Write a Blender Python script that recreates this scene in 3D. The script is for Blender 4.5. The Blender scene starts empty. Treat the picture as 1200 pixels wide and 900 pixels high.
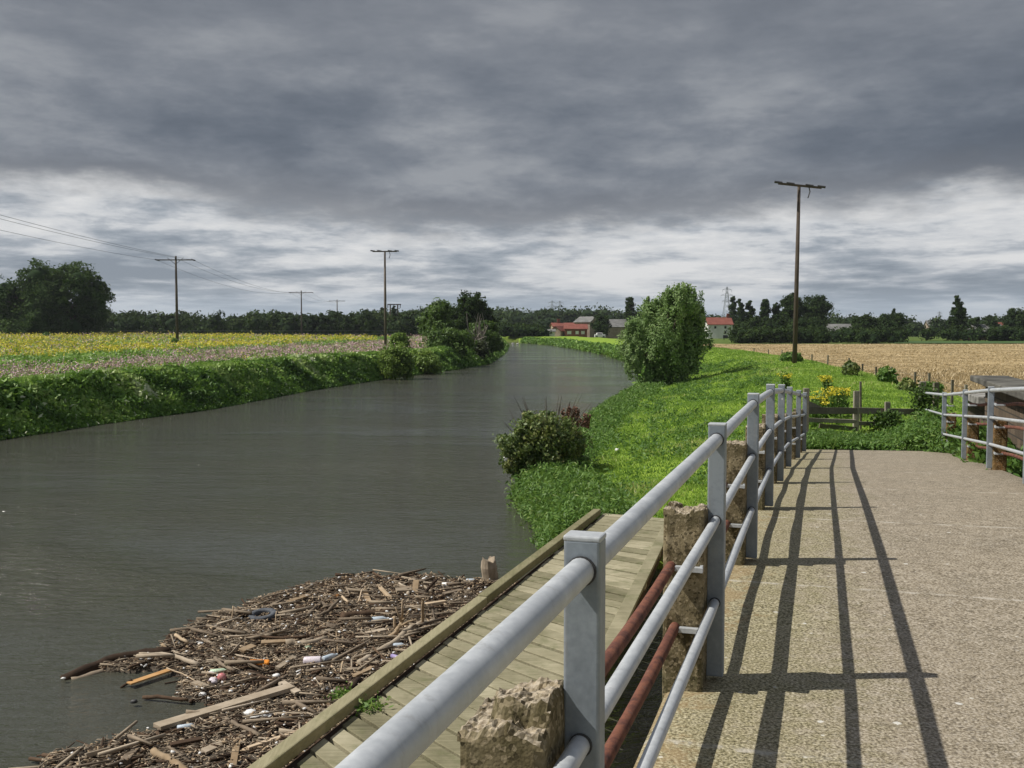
import bpy, math, random
import numpy as np
from mathutils import Vector, Matrix

# ------------------------------------------------------------------ camera, sky, sun, exposure
SC = bpy.context.scene
COL = SC.collection
F = 1177.0                                   # focal length in pixels of the 1200 px wide photograph
PITCH = math.atan(66 / F)
CP, SP = math.cos(PITCH), math.sin(PITCH)
EYE = 1.6
cam = bpy.data.objects.new('camera', bpy.data.cameras.new('camera'))
COL.objects.link(cam)
cam.location = (0, 0, EYE)
cam.rotation_euler = (math.pi / 2 - PITCH, 0, 0)
cam.data.sensor_width = 36
cam.data.lens = 36 * F / 1200
cam.data.clip_start = 0.05
cam.data.clip_end = 12000
SC.camera = cam

SUN_EL = math.radians(49.5)
SUN_VEC = Vector((-math.cos(SUN_EL), -0.055 * math.cos(SUN_EL), math.sin(SUN_EL))).normalized()
sun = bpy.data.objects.new('sun', bpy.data.lights.new('sun', 'SUN'))
COL.objects.link(sun)
sun.data.energy = 4.8
sun.data.angle = math.radians(0.45)
sun.data.color = (1.0, 0.95, 0.87)
sun.rotation_euler = SUN_VEC.to_track_quat('Z', 'Y').to_euler()

SC.view_settings.view_transform = 'Standard'
SC.view_settings.look = 'None'
SC.view_settings.gamma = 1
SC.view_settings.exposure = 0
SC.view_settings.use_curve_mapping = False
SC.cycles.max_bounces = 6
SC.cycles.transparent_max_bounces = 6


class NT:
    """tiny helper around a node tree"""
    def __init__(self, tree):
        self.t = tree; self.n = tree.nodes; self.l = tree.links
    def new(self, typ, ins=None, **props):
        nd = self.n.new(typ)
        for k, v in props.items(): setattr(nd, k, v)
        for k, v in (ins or {}).items():
            s = nd.inputs[k]
            if isinstance(v, bpy.types.NodeSocket): self.l.new(v, s)
            else: s.default_value = v
        return nd
    def math(self, op, a, b=0.0, c=0.0, clamp=False):
        return self.new('ShaderNodeMath', {0: a, 1: b, 2: c}, operation=op, use_clamp=clamp).outputs[0]
    def noise(self, vec, scale, detail=4, rough=0.55, dist=0.0, col=False):
        nd = self.new('ShaderNodeTexNoise', {'Vector': vec, 'Scale': scale, 'Detail': detail, 'Roughness': rough, 'Distortion': dist})
        return nd.outputs['Color' if col else 'Fac']
    def ramp(self, fac, stops, interp='LINEAR'):
        nd = self.new('ShaderNodeValToRGB', {'Fac': fac})
        r = nd.color_ramp; r.interpolation = interp
        while len(r.elements) > len(stops): r.elements.remove(r.elements[-1])
        while len(r.elements) < len(stops): r.elements.new(1)
        for e, (p, c) in zip(r.elements, stops):
            e.position = p
            e.color = (c, c, c, 1) if isinstance(c, (int, float)) else (c[0], c[1], c[2], 1)
        return nd.outputs['Color']
    def mix(self, fac, a, b, mode='MIX'):
        nd = self.new('ShaderNodeMix', data_type='RGBA', blend_type=mode)
        for idx, v in ((0, fac), (6, a), (7, b)):
            s = nd.inputs[idx]
            if isinstance(v, bpy.types.NodeSocket): self.l.new(v, s)
            elif idx == 0: s.default_value = v
            else: s.default_value = (v[0], v[1], v[2], 1)
        return nd.outputs[2]
    def maprange(self, v, a, b, c=0.0, d=1.0, smooth=True):
        return self.new('ShaderNodeMapRange', {'Value': v, 'From Min': a, 'From Max': b, 'To Min': c, 'To Max': d},
                        interpolation_type='SMOOTHSTEP' if smooth else 'LINEAR').outputs[0]


# ---- sky: Nishita behind a layer of heavy cloud laid out on a cloud plane (by direction)
world = bpy.data.worlds.new('World')
SC.world = world
world.use_nodes = True
world.node_tree.nodes.clear()
w = NT(world.node_tree)
sky = w.new('ShaderNodeTexSky', sky_type='NISHITA', sun_disc=False)
sky.sun_elevation = SUN_EL
sky.sun_rotation = math.atan2(SUN_VEC.x, SUN_VEC.y)
dirv = w.new('ShaderNodeTexCoord').outputs['Generated']
nrm = w.new('ShaderNodeVectorMath', {0: dirv}, operation='NORMALIZE').outputs[0]
sep = w.new('ShaderNodeSeparateXYZ', {0: nrm})
dx, dy, dz = sep.outputs
zc = w.math('ADD', w.math('MAXIMUM', dz, 0.0), 0.045)
cx, cy = w.math('DIVIDE', dx, zc), w.math('DIVIDE', dy, zc)
cpos = w.new('ShaderNodeCombineXYZ', {0: cx, 1: cy, 2: 0.0}).outputs[0]
cstr = w.new('ShaderNodeCombineXYZ', {0: w.math('MULTIPLY', cx, 0.55), 1: cy, 2: 3.7}).outputs[0]
n_big = w.noise(cstr, 0.22, 5, 0.5, 0.4)
lgz = w.math('MULTIPLY', w.math('LOGARITHM', w.math('ADD', w.math('MAXIMUM', dz, 0.0), 0.045), 2.718), 0.62)
bvec = w.new('ShaderNodeCombineXYZ', {0: dx, 1: w.math('MULTIPLY', dy, 0.4), 2: lgz}).outputs[0]
n_mid = w.noise(bvec, 4.6, 7, 0.56, 0.15)
n_fine = w.noise(bvec, 15.0, 8, 0.62, 0.1)
# direction-space noise, keeps soft billows without perspective streaks
dsc = w.new('ShaderNodeCombineXYZ', {0: dx, 1: w.math('MULTIPLY', dy, 0.6), 2: w.math('MULTIPLY', dz, 2.9)}).outputs[0]
n_dir = w.noise(dsc, 3.4, 8, 0.56, 0.12)
n_dirf = w.noise(dsc, 10.0, 8, 0.64, 0.10)
# edge of the dark deck of cloud: hangs lower in the middle of the view
sag = w.maprange(w.math('ABSOLUTE', w.math('ADD', dx, 0.03)), 0.0, 0.34, 0.020, 0.0)
edge = w.math('ADD', w.math('SUBTRACT', dz, w.math('ADD', 0.119, w.math('MULTIPLY', dx, -0.022))), sag)
edge = w.math('ADD', edge, w.math('MULTIPLY', w.math('SUBTRACT', n_dir, 0.5), 0.085))
edge = w.math('ADD', edge, w.math('MULTIPLY', w.math('SUBTRACT', n_dirf, 0.5), 0.055))
dark_m = w.maprange(edge, -0.022, 0.018)
dk = w.math('ADD', w.math('MULTIPLY', n_dir, 0.55), w.math('ADD', w.math('MULTIPLY', n_big, 0.15), w.math('MULTIPLY', n_dirf, 0.30)))
dark_c = w.ramp(dk, [(0.39, (0.108, 0.130, 0.165)), (0.46, (0.142, 0.166, 0.204)), (0.53, (0.202, 0.225, 0.262)), (0.61, (0.31, 0.33, 0.36))])
lift = w.maprange(dz, 0.17, 0.34, 0.0, 0.45)
dark_c = w.mix(lift, dark_c, (0.235, 0.248, 0.275))
warm = w.maprange(edge, 0.045, 0.0, 0.0, 0.4)
dark_c = w.mix(warm, dark_c, (0.222, 0.228, 0.243))
# bright streaky cloud under it
bs = w.math('ADD', w.math('MULTIPLY', n_mid, 0.55), w.math('MULTIPLY', n_fine, 0.45))
bs = w.math('ADD', bs, w.math('MULTIPLY', w.maprange(edge, -0.055, -0.014), 0.03))
br_c = w.ramp(bs, [(0.40, (0.25, 0.29, 0.34)), (0.455, (0.34, 0.38, 0.43)), (0.50, (0.47, 0.50, 0.54)), (0.535, (0.60, 0.62, 0.645)), (0.61, (0.74, 0.745, 0.75))])
hor = w.maprange(dz, 0.0, 0.045, 0.8, 0.0)
br_c = w.mix(hor, br_c, (0.44, 0.53, 0.63))
cloud = w.mix(dark_m, br_c, dark_c)
# overhead, above the photograph's top edge, the deck breaks up and lets sky through
over = w.maprange(dz, 0.42, 0.75)
brk = w.ramp(n_big, [(0.42, (0.16, 0.17, 0.20)), (0.60, (0.62, 0.64, 0.68))])
cloud = w.mix(over, cloud, brk)
cover = w.math('SUBTRACT', 1.0, w.math('MULTIPLY', over, w.maprange(n_mid, 0.42, 0.58)), clamp=True)
bg_sky = w.new('ShaderNodeBackground', {'Color': sky.outputs[0], 'Strength': 0.08})
bg_cld = w.new('ShaderNodeBackground', {'Color': cloud, 'Strength': 1.0})
mixw = w.new('ShaderNodeMixShader', {0: cover, 1: bg_sky.outputs[0], 2: bg_cld.outputs[0]})
w.new('ShaderNodeOutputWorld', {0: mixw.outputs[0]})

# ------------------------------------------------------------------ helpers
rng = np.random.default_rng(7)
random.seed(7)


def ray(px, py):
    u = (450 - py) / F
    return (px - 600) / F, CP + u * SP, -SP + u * CP
def at(px, py, Y):                            # world point seen at pixel px,py of the photo at distance Y
    a, b, d = ray(px, py); k = Y / b
    return Vector((a * k, Y, EYE + d * k))
def G(px, py, z):                             # ... on the level z
    a, b, d = ray(px, py); k = (z - EYE) / d
    return Vector((a * k, b * k, z))


def smooth(x, a, b):
    t = np.clip((x - a) / (b - a), 0, 1)
    return t * t * (3 - 2 * t)


def vnoise(x, y, seed=0):                     # value noise for numpy arrays
    x = np.asarray(x, float); y = np.asarray(y, float)
    xi = np.floor(x).astype(np.int64); yi = np.floor(y).astype(np.int64)
    xf = x - xi; yf = y - yi
    def h(i, j):
        n = (i * 374761393 + j * 668265263 + seed * 1442695041) & 0x7fffffff
        n = ((n ^ (n >> 13)) * 1274126177) & 0x7fffffff
        return ((n ^ (n >> 16)) & 0xffff) / 65535.0
    u = xf * xf * (3 - 2 * xf); v = yf * yf * (3 - 2 * yf)
    return (h(xi, yi) * (1 - u) + h(xi + 1, yi) * u) * (1 - v) + (h(xi, yi + 1) * (1 - u) + h(xi + 1, yi + 1) * u) * v
def fbm(x, y, seed=0, o=4):
    s = 0; a = .5; t = 0
    for k in range(o):
        s = s + a * vnoise(x * 2 ** k, y * 2 ** k, seed + k); t += a; a *= .5
    return s / t


def tag(o, label=None, cat=None, group=None, kind=None):
    if label: o['label'] = label
    if cat: o['category'] = cat
    if group: o['group'] = group
    if kind: o['kind'] = kind
    return o
def empty(name, loc=(0, 0, 0), label=None, cat=None, group=None, rz=0):
    o = bpy.data.objects.new(name, None); COL.objects.link(o)
    o.location = loc; o.rotation_euler = (0, 0, rz)
    o.empty_display_size = .2
    return tag(o, label, cat, group)


def np_mesh(name, V, sizes_faces, mat, parent=None, loc=None, smooth_=False, var=None, uv=None):
    """V (n,3); sizes_faces = list of int arrays (m,k). one object."""
    V = np.asarray(V, np.float32).reshape(-1, 3)
    me = bpy.data.meshes.new(name)
    loops = np.concatenate([f.reshape(-1) for f in sizes_faces]).astype(np.int32)
    tot = np.concatenate([np.full(len(f), f.shape[1], np.int32) for f in sizes_faces])
    start = np.concatenate([[0], np.cumsum(tot)[:-1]]).astype(np.int32)
    me.vertices.add(len(V)); me.vertices.foreach_set('co', V.reshape(-1))
    me.loops.add(len(loops)); me.loops.foreach_set('vertex_index', loops)
    me.polygons.add(len(tot)); me.polygons.foreach_set('loop_start', start)
    me.polygons.foreach_set('loop_total', tot)
    if smooth_: me.polygons.foreach_set('use_smooth', np.ones(len(tot), bool))
    me.update(calc_edges=True)
    if var is not None:
        a = me.attributes.new('var', 'FLOAT', 'POINT'); a.data.foreach_set('value', np.asarray(var, np.float32))
    if uv is not None:
        l = me.uv_layers.new(name='UVMap'); l.data.foreach_set('uv', np.asarray(uv, np.float32)[loops].reshape(-1))
    me.validate()
    if mat: me.materials.append(mat)
    o = bpy.data.objects.new(name, me); COL.objects.link(o)
    if parent: o.parent = parent
    if loc is not None: o.location = loc
    return o


class MB:
    """collects boxes, tubes, polys into ONE mesh"""
    def __init__(self): self.v = []; self.f = []; self.a = []
    def add(self, vs, fs, var=None):
        b = len(self.v); self.v += [tuple(p) for p in vs]; self.f += [tuple(i + b for i in f) for f in fs]
        self.a += [random.random() if var is None else var] * len(vs)
        return self
    def box(self, c, s, rot=None, var=None, jag=0):
        c = Vector(c); x, y, z = s[0] / 2, s[1] / 2, s[2] / 2
        P = [Vector((i * x, j * y, k * z)) for k in (-1, 1) for j in (-1, 1) for i in (-1, 1)]
        if jag: P = [p + Vector([random.uniform(-jag, jag) for _ in range(3)]) for p in P]
        if rot is not None: P = [rot @ p for p in P]
        return self.add([p + c for p in P], [(0, 2, 3, 1), (4, 5, 7, 6), (0, 1, 5, 4), (2, 6, 7, 3), (0, 4, 6, 2), (1, 3, 7, 5)], var)
    def bar(self, a, b, wd, th, var=None, up=Vector((0, 0, 1)), jag=0):
        a = Vector(a); b = Vector(b); d = b - a; L = d.length; d.normalize()
        if abs(d.dot(up)) > .98: up = Vector((0, 1, 0))
        s = d.cross(up).normalized(); u = s.cross(d)
        R = Matrix((s, d, u)).transposed()
        return self.box((a + b) / 2, (wd, L, th), R, var, jag)
    def tube(self, pts, rad, n=10, var=None, caps=True):
        pts = [Vector(p) for p in pts]
        if isinstance(rad, (int, float)): rad = [rad] * len(pts)
        V = []; fs = []
        ref = Vector((0, 0, 1))
        for i, p in enumerate(pts):
            d = (pts[min(i + 1, len(pts) - 1)] - pts[max(i - 1, 0)]).normalized()
            if abs(d.dot(ref)) > .97: ref = Vector((1, 0, 0))
            s = d.cross(ref).normalized(); u = s.cross(d)
            for k in range(n):
                t = 2 * math.pi * k / n
                V.append(p + (s * math.cos(t) + u * math.sin(t)) * rad[i])
        for i in range(len(pts) - 1):
            for k in range(n):
                a, b = i * n + k, i * n + (k + 1) % n
                fs.append((a, b, b + n, a + n))
        if caps:
            fs.append(tuple(range(n))[::-1]); fs.append(tuple((len(pts) - 1) * n + k for k in range(n)))
        return self.add(V, fs, var)
    def build(self, name, mat, parent=None, loc=None, bevel=0, seg=2, smooth_=False):
        me = bpy.data.meshes.new(name); me.from_pydata(self.v, [], self.f); me.update()
        a = me.attributes.new('var', 'FLOAT', 'POINT'); a.data.foreach_set('value', self.a)
        if smooth_: me.polygons.foreach_set('use_smooth', [True] * len(me.polygons))
        me.materials.append(mat)
        o = bpy.data.objects.new(name, me); COL.objects.link(o)
        if parent: o.parent = parent
        if loc is not None: o.location = loc
        if bevel:
            m = o.modifiers.new('bevel', 'BEVEL'); m.width = bevel; m.segments = seg; m.limit_method = 'ANGLE'; m.angle_limit = .6
        return o


# ------------------------------------------------------------------ materials
def mat(name, fn, **kw):
    m = bpy.data.materials.new(name); m.use_nodes = True
    m.node_tree.nodes.clear()
    t = NT(m.node_tree)
    pr = t.new('ShaderNodeBsdfPrincipled')
    out = t.new('ShaderNodeOutputMaterial', {0: pr.outputs[0]})
    fn(t, pr, out, **kw)
    return m
def setc(t, pr, key, v):
    if isinstance(v, bpy.types.NodeSocket): t.l.new(v, pr.inputs[key])
    elif key == 'Base Color': pr.inputs[key].default_value = (v[0], v[1], v[2], 1)
    else: pr.inputs[key].default_value = v
def bump(t, pr, h, strength, dist=.01):
    b = t.new('ShaderNodeBump', {'Height': h, 'Strength': strength, 'Distance': dist})
    t.l.new(b.outputs[0], pr.inputs['Normal'])
def obj_pos(t): return t.new('ShaderNodeTexCoord').outputs['Object']
def wpos(t): return t.new('ShaderNodeNewGeometry').outputs['Position']
def varf(t): return t.new('ShaderNodeAttribute', attribute_name='var').outputs['Fac']


def m_leaf(t, pr, out, stops=None, trans=.28, rough=.55, spec=.3, wn=.25):
    v = varf(t)
    if wn:
        n = t.noise(wpos(t), .35, 3)
        v = t.math('ADD', v, t.math('MULTIPLY', t.math('SUBTRACT', n, .5), wn), clamp=True)
    c = t.ramp(v, stops)
    setc(t, pr, 'Base Color', c); setc(t, pr, 'Roughness', rough); setc(t, pr, 'Specular IOR Level', spec)
    tr = t.new('ShaderNodeBsdfTranslucent', {'Color': t.mix(.5, c, (.16, .24, .02), 'ADD')})
    mx = t.new('ShaderNodeMixShader', {0: trans, 1: pr.outputs[0], 2: tr.outputs[0]})
    t.l.new(mx.outputs[0], out.inputs[0])
def leafmat(name, stops, **k): return mat(name, m_leaf, stops=stops, **k)


def m_plain(t, pr, out, a=(.5, .5, .5), b=None, scale=8, rough=.7, metal=0, bs=.3, bd=.01, lo=.35, hi=.65, detail=5, spec=.4):
    p = obj_pos(t); n = t.noise(p, scale, detail, .6)
    c = t.ramp(n, [(lo, a), (hi, b or a)])
    setc(t, pr, 'Base Color', c); setc(t, pr, 'Roughness', rough); setc(t, pr, 'Metallic', metal); setc(t, pr, 'Specular IOR Level', spec)
    bump(t, pr, t.noise(p, scale * 5, 4, .6), bs, bd)
def plain(name, a, b=None, **k): return mat(name, m_plain, a=a, b=b, **k)


def f_galv(t, pr, out, k=1.0, lo=.0, tint=(1.0, 1.0, 1.0)):
    p = obj_pos(t)
    n = t.noise(p, 6, 5, .6, .6); n2 = t.noise(p, 60, 3, .6)
    f = t.math('ADD', t.math('MULTIPLY', n, .7), t.math('MULTIPLY', n2, .3))
    q = lambda c: tuple(c[i] * k * tint[i] for i in range(3))
    c = t.ramp(f, [(.36 + lo, q((.42, .445, .465))), (.5, q((.49, .515, .535))), (.64 - lo, q((.58, .605, .62)))])
    vs_ = t.new('ShaderNodeTexVoronoi', {'Vector': p, 'Scale': 5.5}); pk = t.new('ShaderNodeSeparateColor', {0: vs_.outputs['Color']}).outputs[0]
    c = t.mix(t.math('MULTIPLY', t.maprange(t.math('ADD', vs_.outputs['Distance'], t.math('MULTIPLY', n2, .1)), .13, .09), t.maprange(pk, .72, .74)), c, (.72, .71, .67))
    sc_ = t.noise(t.new('ShaderNodeMapping', {'Vector': p, 'Scale': (22, 22, 3)}).outputs[0], 1, 4, .7)
    c = t.mix(t.maprange(sc_, .56, .72, 0, .45), c, (.30, .30, .29))
    setc(t, pr, 'Base Color', c); setc(t, pr, 'Metallic', .25)
    setc(t, pr, 'Roughness', t.maprange(n2, .3, .7, .42, .58)); setc(t, pr, 'Specular IOR Level', .5)
    bump(t, pr, n2, .08, .002)
M = {}
M['galv'] = mat('galvanised_steel', f_galv)
M['galv_post'] = mat('mottled_galvanised_post', f_galv, k=.56, lo=.05, tint=(.92, 1.0, 1.08))


def f_rust(t, pr, out):
    p = obj_pos(t); n = t.noise(p, 14, 6, .7); n2 = t.noise(p, 80, 4, .6)
    c = t.ramp(n, [(.32, (.05, .02, .014)), (.46, (.12, .042, .027)), (.56, (.19, .07, .038)), (.63, (.10, .045, .035)), (.70, (.34, .20, .14))])
    setc(t, pr, 'Base Color', c); setc(t, pr, 'Roughness', .85)
    bump(t, pr, t.math('ADD', n2, n), .4, .003)
M['rust'] = mat('rusty_iron', f_rust)


def f_stub(t, pr, out, tint=(1, 1, 1)):
    p = obj_pos(t); n = t.noise(p, 5, 6, .7, .3); ag = t.new('ShaderNodeTexVoronoi', {'Vector': p, 'Scale': 140}).outputs['Distance']
    n2 = t.noise(p, 90, 3, .6)
    c = t.ramp(n, [(.32, (.045 * tint[0], .038 * tint[1], .018 * tint[2])), (.45, (.13 * tint[0], .105 * tint[1], .058 * tint[2])),
                   (.57, (.26 * tint[0], .215 * tint[1], .13 * tint[2])), (.7, (.42 * tint[0], .36 * tint[1], .24 * tint[2]))])
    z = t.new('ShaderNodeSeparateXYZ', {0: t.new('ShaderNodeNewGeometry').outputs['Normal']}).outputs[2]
    gm = t.noise(p, 2.3, 4, .6)
    c = t.mix(t.maprange(gm, .46, .6, 0, .55), c, (.045, .05, .02))
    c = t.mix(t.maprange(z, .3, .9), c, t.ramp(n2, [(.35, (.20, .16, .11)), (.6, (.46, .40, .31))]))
    vc = t.new('ShaderNodeSeparateColor', {0: t.new('ShaderNodeTexVoronoi', {'Vector': p, 'Scale': 95}).outputs['Color']}).outputs[0]
    c = t.mix(t.maprange(vc, .78, .9, 0, .5), c, (.40, .33, .22))
    c = t.mix(t.maprange(vc, .2, .1, 0, .6), c, (.03, .024, .014))
    setc(t, pr, 'Base Color', c); setc(t, pr, 'Roughness', .95); setc(t, pr, 'Specular IOR Level', .1)
    bump(t, pr, t.math('ADD', t.math('MULTIPLY', ag, -1.0), n2), .28, .004)
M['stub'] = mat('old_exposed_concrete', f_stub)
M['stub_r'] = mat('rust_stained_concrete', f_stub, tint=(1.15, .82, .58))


def f_deck(t, pr, out):
    uv = t.new('ShaderNodeUVMap').outputs[0]; p = wpos(t)
    s = t.new('ShaderNodeSeparateXYZ', {0: uv}); tt, ss = s.outputs[0], s.outputs[1]
    n0 = t.noise(p, 1.1, 5, .6); n1 = t.noise(p, 9, 5, .65); n2 = t.noise(p, 75, 4, .7)
    ag = t.new('ShaderNodeTexVoronoi', {'Vector': p, 'Scale': 78})
    f = t.math('ADD', t.math('MULTIPLY', n2, .72), t.math('ADD', t.math('MULTIPLY', n1, .18), t.math('MULTIPLY', n0, .10)))
    c = t.ramp(f, [(.37, (.075, .062, .042)), (.46, (.195, .165, .118)), (.53, (.335, .29, .218)), (.63, (.56, .51, .42))])
    cell = t.new('ShaderNodeSeparateColor', {0: ag.outputs['Color']}).outputs[0]
    c = t.mix(t.maprange(cell, .80, .9, 0, .38), c, (.46, .42, .36))
    c = t.mix(t.maprange(cell, .14, .06, 0, .5), c, (.07, .058, .045))
    c = t.mix(t.math('MULTIPLY', t.maprange(n0, .35, .65), .35), c, t.mix(1, c, (.78, .74, .68), 'MULTIPLY'))
    # moss and rust seeping in from the left edge
    em = t.math('ADD', tt, t.math('MULTIPLY', t.math('SUBTRACT', n1, .5), 1.3))
    em = t.math('ADD', em, t.math('MULTIPLY', t.math('SUBTRACT', n0, .5), 1.2))
    c = t.mix(t.maprange(em, 1.0, .0, 0, .5), c, t.ramp(n2, [(.40, (.05, .052, .018)), (.50, (.25, .23, .10)), (.60, (.50, .46, .27))]))
    c = t.mix(t.maprange(t.math('ADD', em, t.math('MULTIPLY', n2, .3)), .12, -.1, 0, .5), c, (.30, .21, .11))
    # pale droppings and lichen specks
    v2 = t.new('ShaderNodeTexVoronoi', {'Vector': p, 'Scale': 4.2, 'Randomness': 1.0})
    dd = t.math('ADD', v2.outputs['Distance'], t.math('MULTIPLY', t.math('SUBTRACT', n2, .5), .12))
    pick = t.new('ShaderNodeSeparateColor', {0: v2.outputs['Color']}).outputs[1]
    spk = t.math('MULTIPLY', t.maprange(dd, .075, .05), t.maprange(pick, .52, .56))
    c = t.mix(t.math('MULTIPLY', spk, .8), c, (.66, .65, .60))
    v3 = t.new('ShaderNodeTexVoronoi', {'Vector': p, 'Scale': 15})
    pk3 = t.new('ShaderNodeSeparateColor', {0: v3.outputs['Color']}).outputs[1]
    spk3 = t.math('MULTIPLY', t.maprange(v3.outputs['Distance'], .16, .1), t.maprange(pk3, .88, .9))
    c = t.mix(t.math('MULTIPLY', spk3, .7), c, (.62, .60, .53))
    # pale cement wash patch by the right edge and the day joints
    wv = t.noise(t.new('ShaderNodeMapping', {'Vector': uv, 'Scale': (1.2, 6, 1)}).outputs[0], 3, 5, .7, .8)
    px = t.maprange(t.math('ABSOLUTE', t.math('SUBTRACT', tt, 2.35)), .45, .15)
    py = t.maprange(t.math('ABSOLUTE', t.math('SUBTRACT', ss, 7.4)), .9, .3)
    c = t.mix(t.math('MULTIPLY', t.math('MULTIPLY', px, py), t.maprange(wv, .52, .6, 0, .8)), c, (.55, .54, .50))
    jn = t.math('ABSOLUTE', t.math('SUBTRACT', t.math('FRACT', t.math('DIVIDE', t.math('ADD', ss, t.math('MULTIPLY', n1, .09)), 2.55)), .5))
    c = t.mix(t.math('MULTIPLY', t.maprange(jn, .012, .003), t.maprange(n1, .45, .6, .1, .6)), c, (.50, .47, .41))
    setc(t, pr, 'Base Color', c); setc(t, pr, 'Roughness', .93); setc(t, pr, 'Specular IOR Level', .2)
    h = t.math('ADD', t.math('MULTIPLY', ag.outputs['Distance'], -.8), n2)
    bump(t, pr, h, .4, .005)
M['deck'] = mat('weathered_aggregate_concrete', f_deck)


def f_board(t, pr, out, stops=None, grain=(3, 60, 60), moss=0.0, vw=.35):
    v = varf(t); p = obj_pos(t)
    g = t.noise(t.new('ShaderNodeMapping', {'Vector': p, 'Scale': grain}).outputs[0], 1, 5, .6)
    n = t.noise(p, 2.2, 5, .65)
    f = t.math('ADD', t.math('MULTIPLY', v, vw), t.math('ADD', t.math('MULTIPLY', g, .32), t.math('MULTIPLY', n, .68 - vw)))
    c = t.ramp(f, stops)
    if moss:
        nm = t.noise(p, 3.5, 5, .7)
        c = t.mix(t.maprange(nm, .5, .68, 0, moss), c, (.07, .095, .025))
    setc(t, pr, 'Base Color', c); setc(t, pr, 'Roughness', .9); setc(t, pr, 'Specular IOR Level', .15)
    bump(t, pr, g, .5, .01)
WOOD = [(.25, (.09, .085, .05)), (.42, (.20, .185, .115)), (.56, (.31, .285, .19)), (.72, (.45, .41, .29))]
M['board'] = mat('weathered_jetty_boards', f_board, stops=WOOD, grain=(3, 50, 50), moss=.35, vw=.2)
M['kerb'] = mat('mossy_timber', f_board, stops=[(.3, (.10, .095, .05)), (.5, (.20, .185, .105)), (.7, (.33, .30, .19))], grain=(40, 4, 40), moss=.3)
M['post'] = mat('grey_fence_timber', f_board, stops=[(.3, (.09, .08, .06)), (.5, (.21, .19, .15)), (.7, (.36, .33, .27))], grain=(30, 30, 30), moss=.25)
M['drift'] = mat('driftwood', f_board, stops=[(.2, (.07, .055, .04)), (.4, (.19, .15, .11)), (.58, (.34, .28, .205)), (.8, (.54, .46, .36))], grain=(9, 9, 9))
M['drift_dark'] = mat('wet_driftwood', f_board, stops=[(.3, (.03, .02, .014)), (.55, (.085, .055, .036)), (.75, (.16, .11, .07))], grain=(9, 9, 9))
M['drift_pale'] = mat('pale_driftwood', f_board, stops=[(.3, (.25, .18, .11)), (.5, (.42, .32, .21)), (.75, (.60, .48, .34))], grain=(9, 9, 9))
M['drift_orange'] = mat('split_orange_wood', f_board, stops=[(.3, (.22, .10, .035)), (.5, (.42, .22, .08)), (.75, (.6, .4, .2))], grain=(9, 9, 9))
M['pole'] = mat('pole_timber', f_board, stops=[(.3, (.045, .035, .028)), (.5, (.10, .082, .066)), (.7, (.19, .16, .13))], grain=(12, 12, 1))
M['dark_metal'] = plain('dark_line_fittings', (.03, .03, .032), (.06, .06, .06), rough=.6)
M['wire'] = plain('line_wire', (.05, .052, .058), rough=.6)
M['bark'] = plain('bark', (.05, .04, .03), (.13, .11, .085), scale=5, rough=.95, bs=.6, bd=.03)
M['rubber'] = plain('tyre_rubber', (.045, .05, .06), (.10, .11, .125), scale=12, rough=.75)
M['orange'] = plain('orange_plastic', (.72, .22, .015), (.80, .30, .03), scale=20, rough=.5)
M['white_pl'] = plain('white_plastic', (.70, .70, .68), (.82, .82, .80), scale=14, rough=.4)
M['mauve'] = plain('pale_mauve_plastic', (.62, .55, .60), (.76, .70, .74), scale=14, rough=.4)
M['green_pl'] = plain('pale_green_plastic', (.40, .55, .38), (.55, .66, .48), scale=14, rough=.4)
M['red_pl'] = plain('red_plastic', (.48, .10, .12), (.6, .3, .28), scale=14, rough=.4)
M['blue_pl'] = plain('pale_blue_plastic', (.38, .46, .54), (.58, .64, .68), scale=14, rough=.35)
M['violet'] = plain('violet_plastic', (.30, .25, .48), (.42, .36, .58), scale=14, rough=.35)


def f_ground(t, pr, out):
    p = wpos(t)
    rc = t.new('ShaderNodeAttribute', attribute_name='zone').outputs['Color']
    s = t.new('ShaderNodeSeparateColor', {0: rc}); wheat, left, mud = s.outputs
    n0 = t.noise(p, .12, 5, .6); n1 = t.noise(p, .9, 5, .65, .3); n2 = t.noise(p, 9, 4, .7)
    f = t.math('ADD', t.math('MULTIPLY', n1, .5), t.math('ADD', t.math('MULTIPLY', n2, .3), t.math('MULTIPLY', n0, .2)))
    g = t.ramp(f, [(.34, (.125, .195, .022)), (.46, (.18, .275, .034)), (.56, (.235, .345, .045)), (.68, (.32, .39, .085))])
    # stubble field: rows running across
    ms = t.new('ShaderNodeMapping', {'Vector': p, 'Scale': (.05, .6, .1), 'Rotation': (0, 0, .12)}).outputs[0]
    st = t.noise(ms, 1, 5, .7, .3)
    wf = t.math('ADD', t.math('MULTIPLY', st, .55), t.math('ADD', t.math('MULTIPLY', n1, .2), t.math('MULTIPLY', n0, .25)))
    wc = t.ramp(wf, [(.36, (.25, .185, .095)), (.47, (.37, .28, .145)), (.56, (.47, .36, .195)), (.68, (.58, .47, .28))])
    lc = t.ramp(f, [(.36, (.05, .08, .018)), (.52, (.11, .16, .035)), (.68, (.18, .21, .07))])
    c = t.mix(left, g, lc); c = t.mix(wheat, c, wc)
    c = t.mix(mud, c, t.ramp(n2, [(.35, (.022, .018, .012)), (.65, (.06, .05, .034))]))
    setc(t, pr, 'Base Color', c); setc(t, pr, 'Roughness', .95); setc(t, pr, 'Specular IOR Level', .1)
    bump(t, pr, t.math('ADD', n2, n1), .8, .06)
M['ground'] = mat('earth_and_turf', f_ground)


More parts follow.
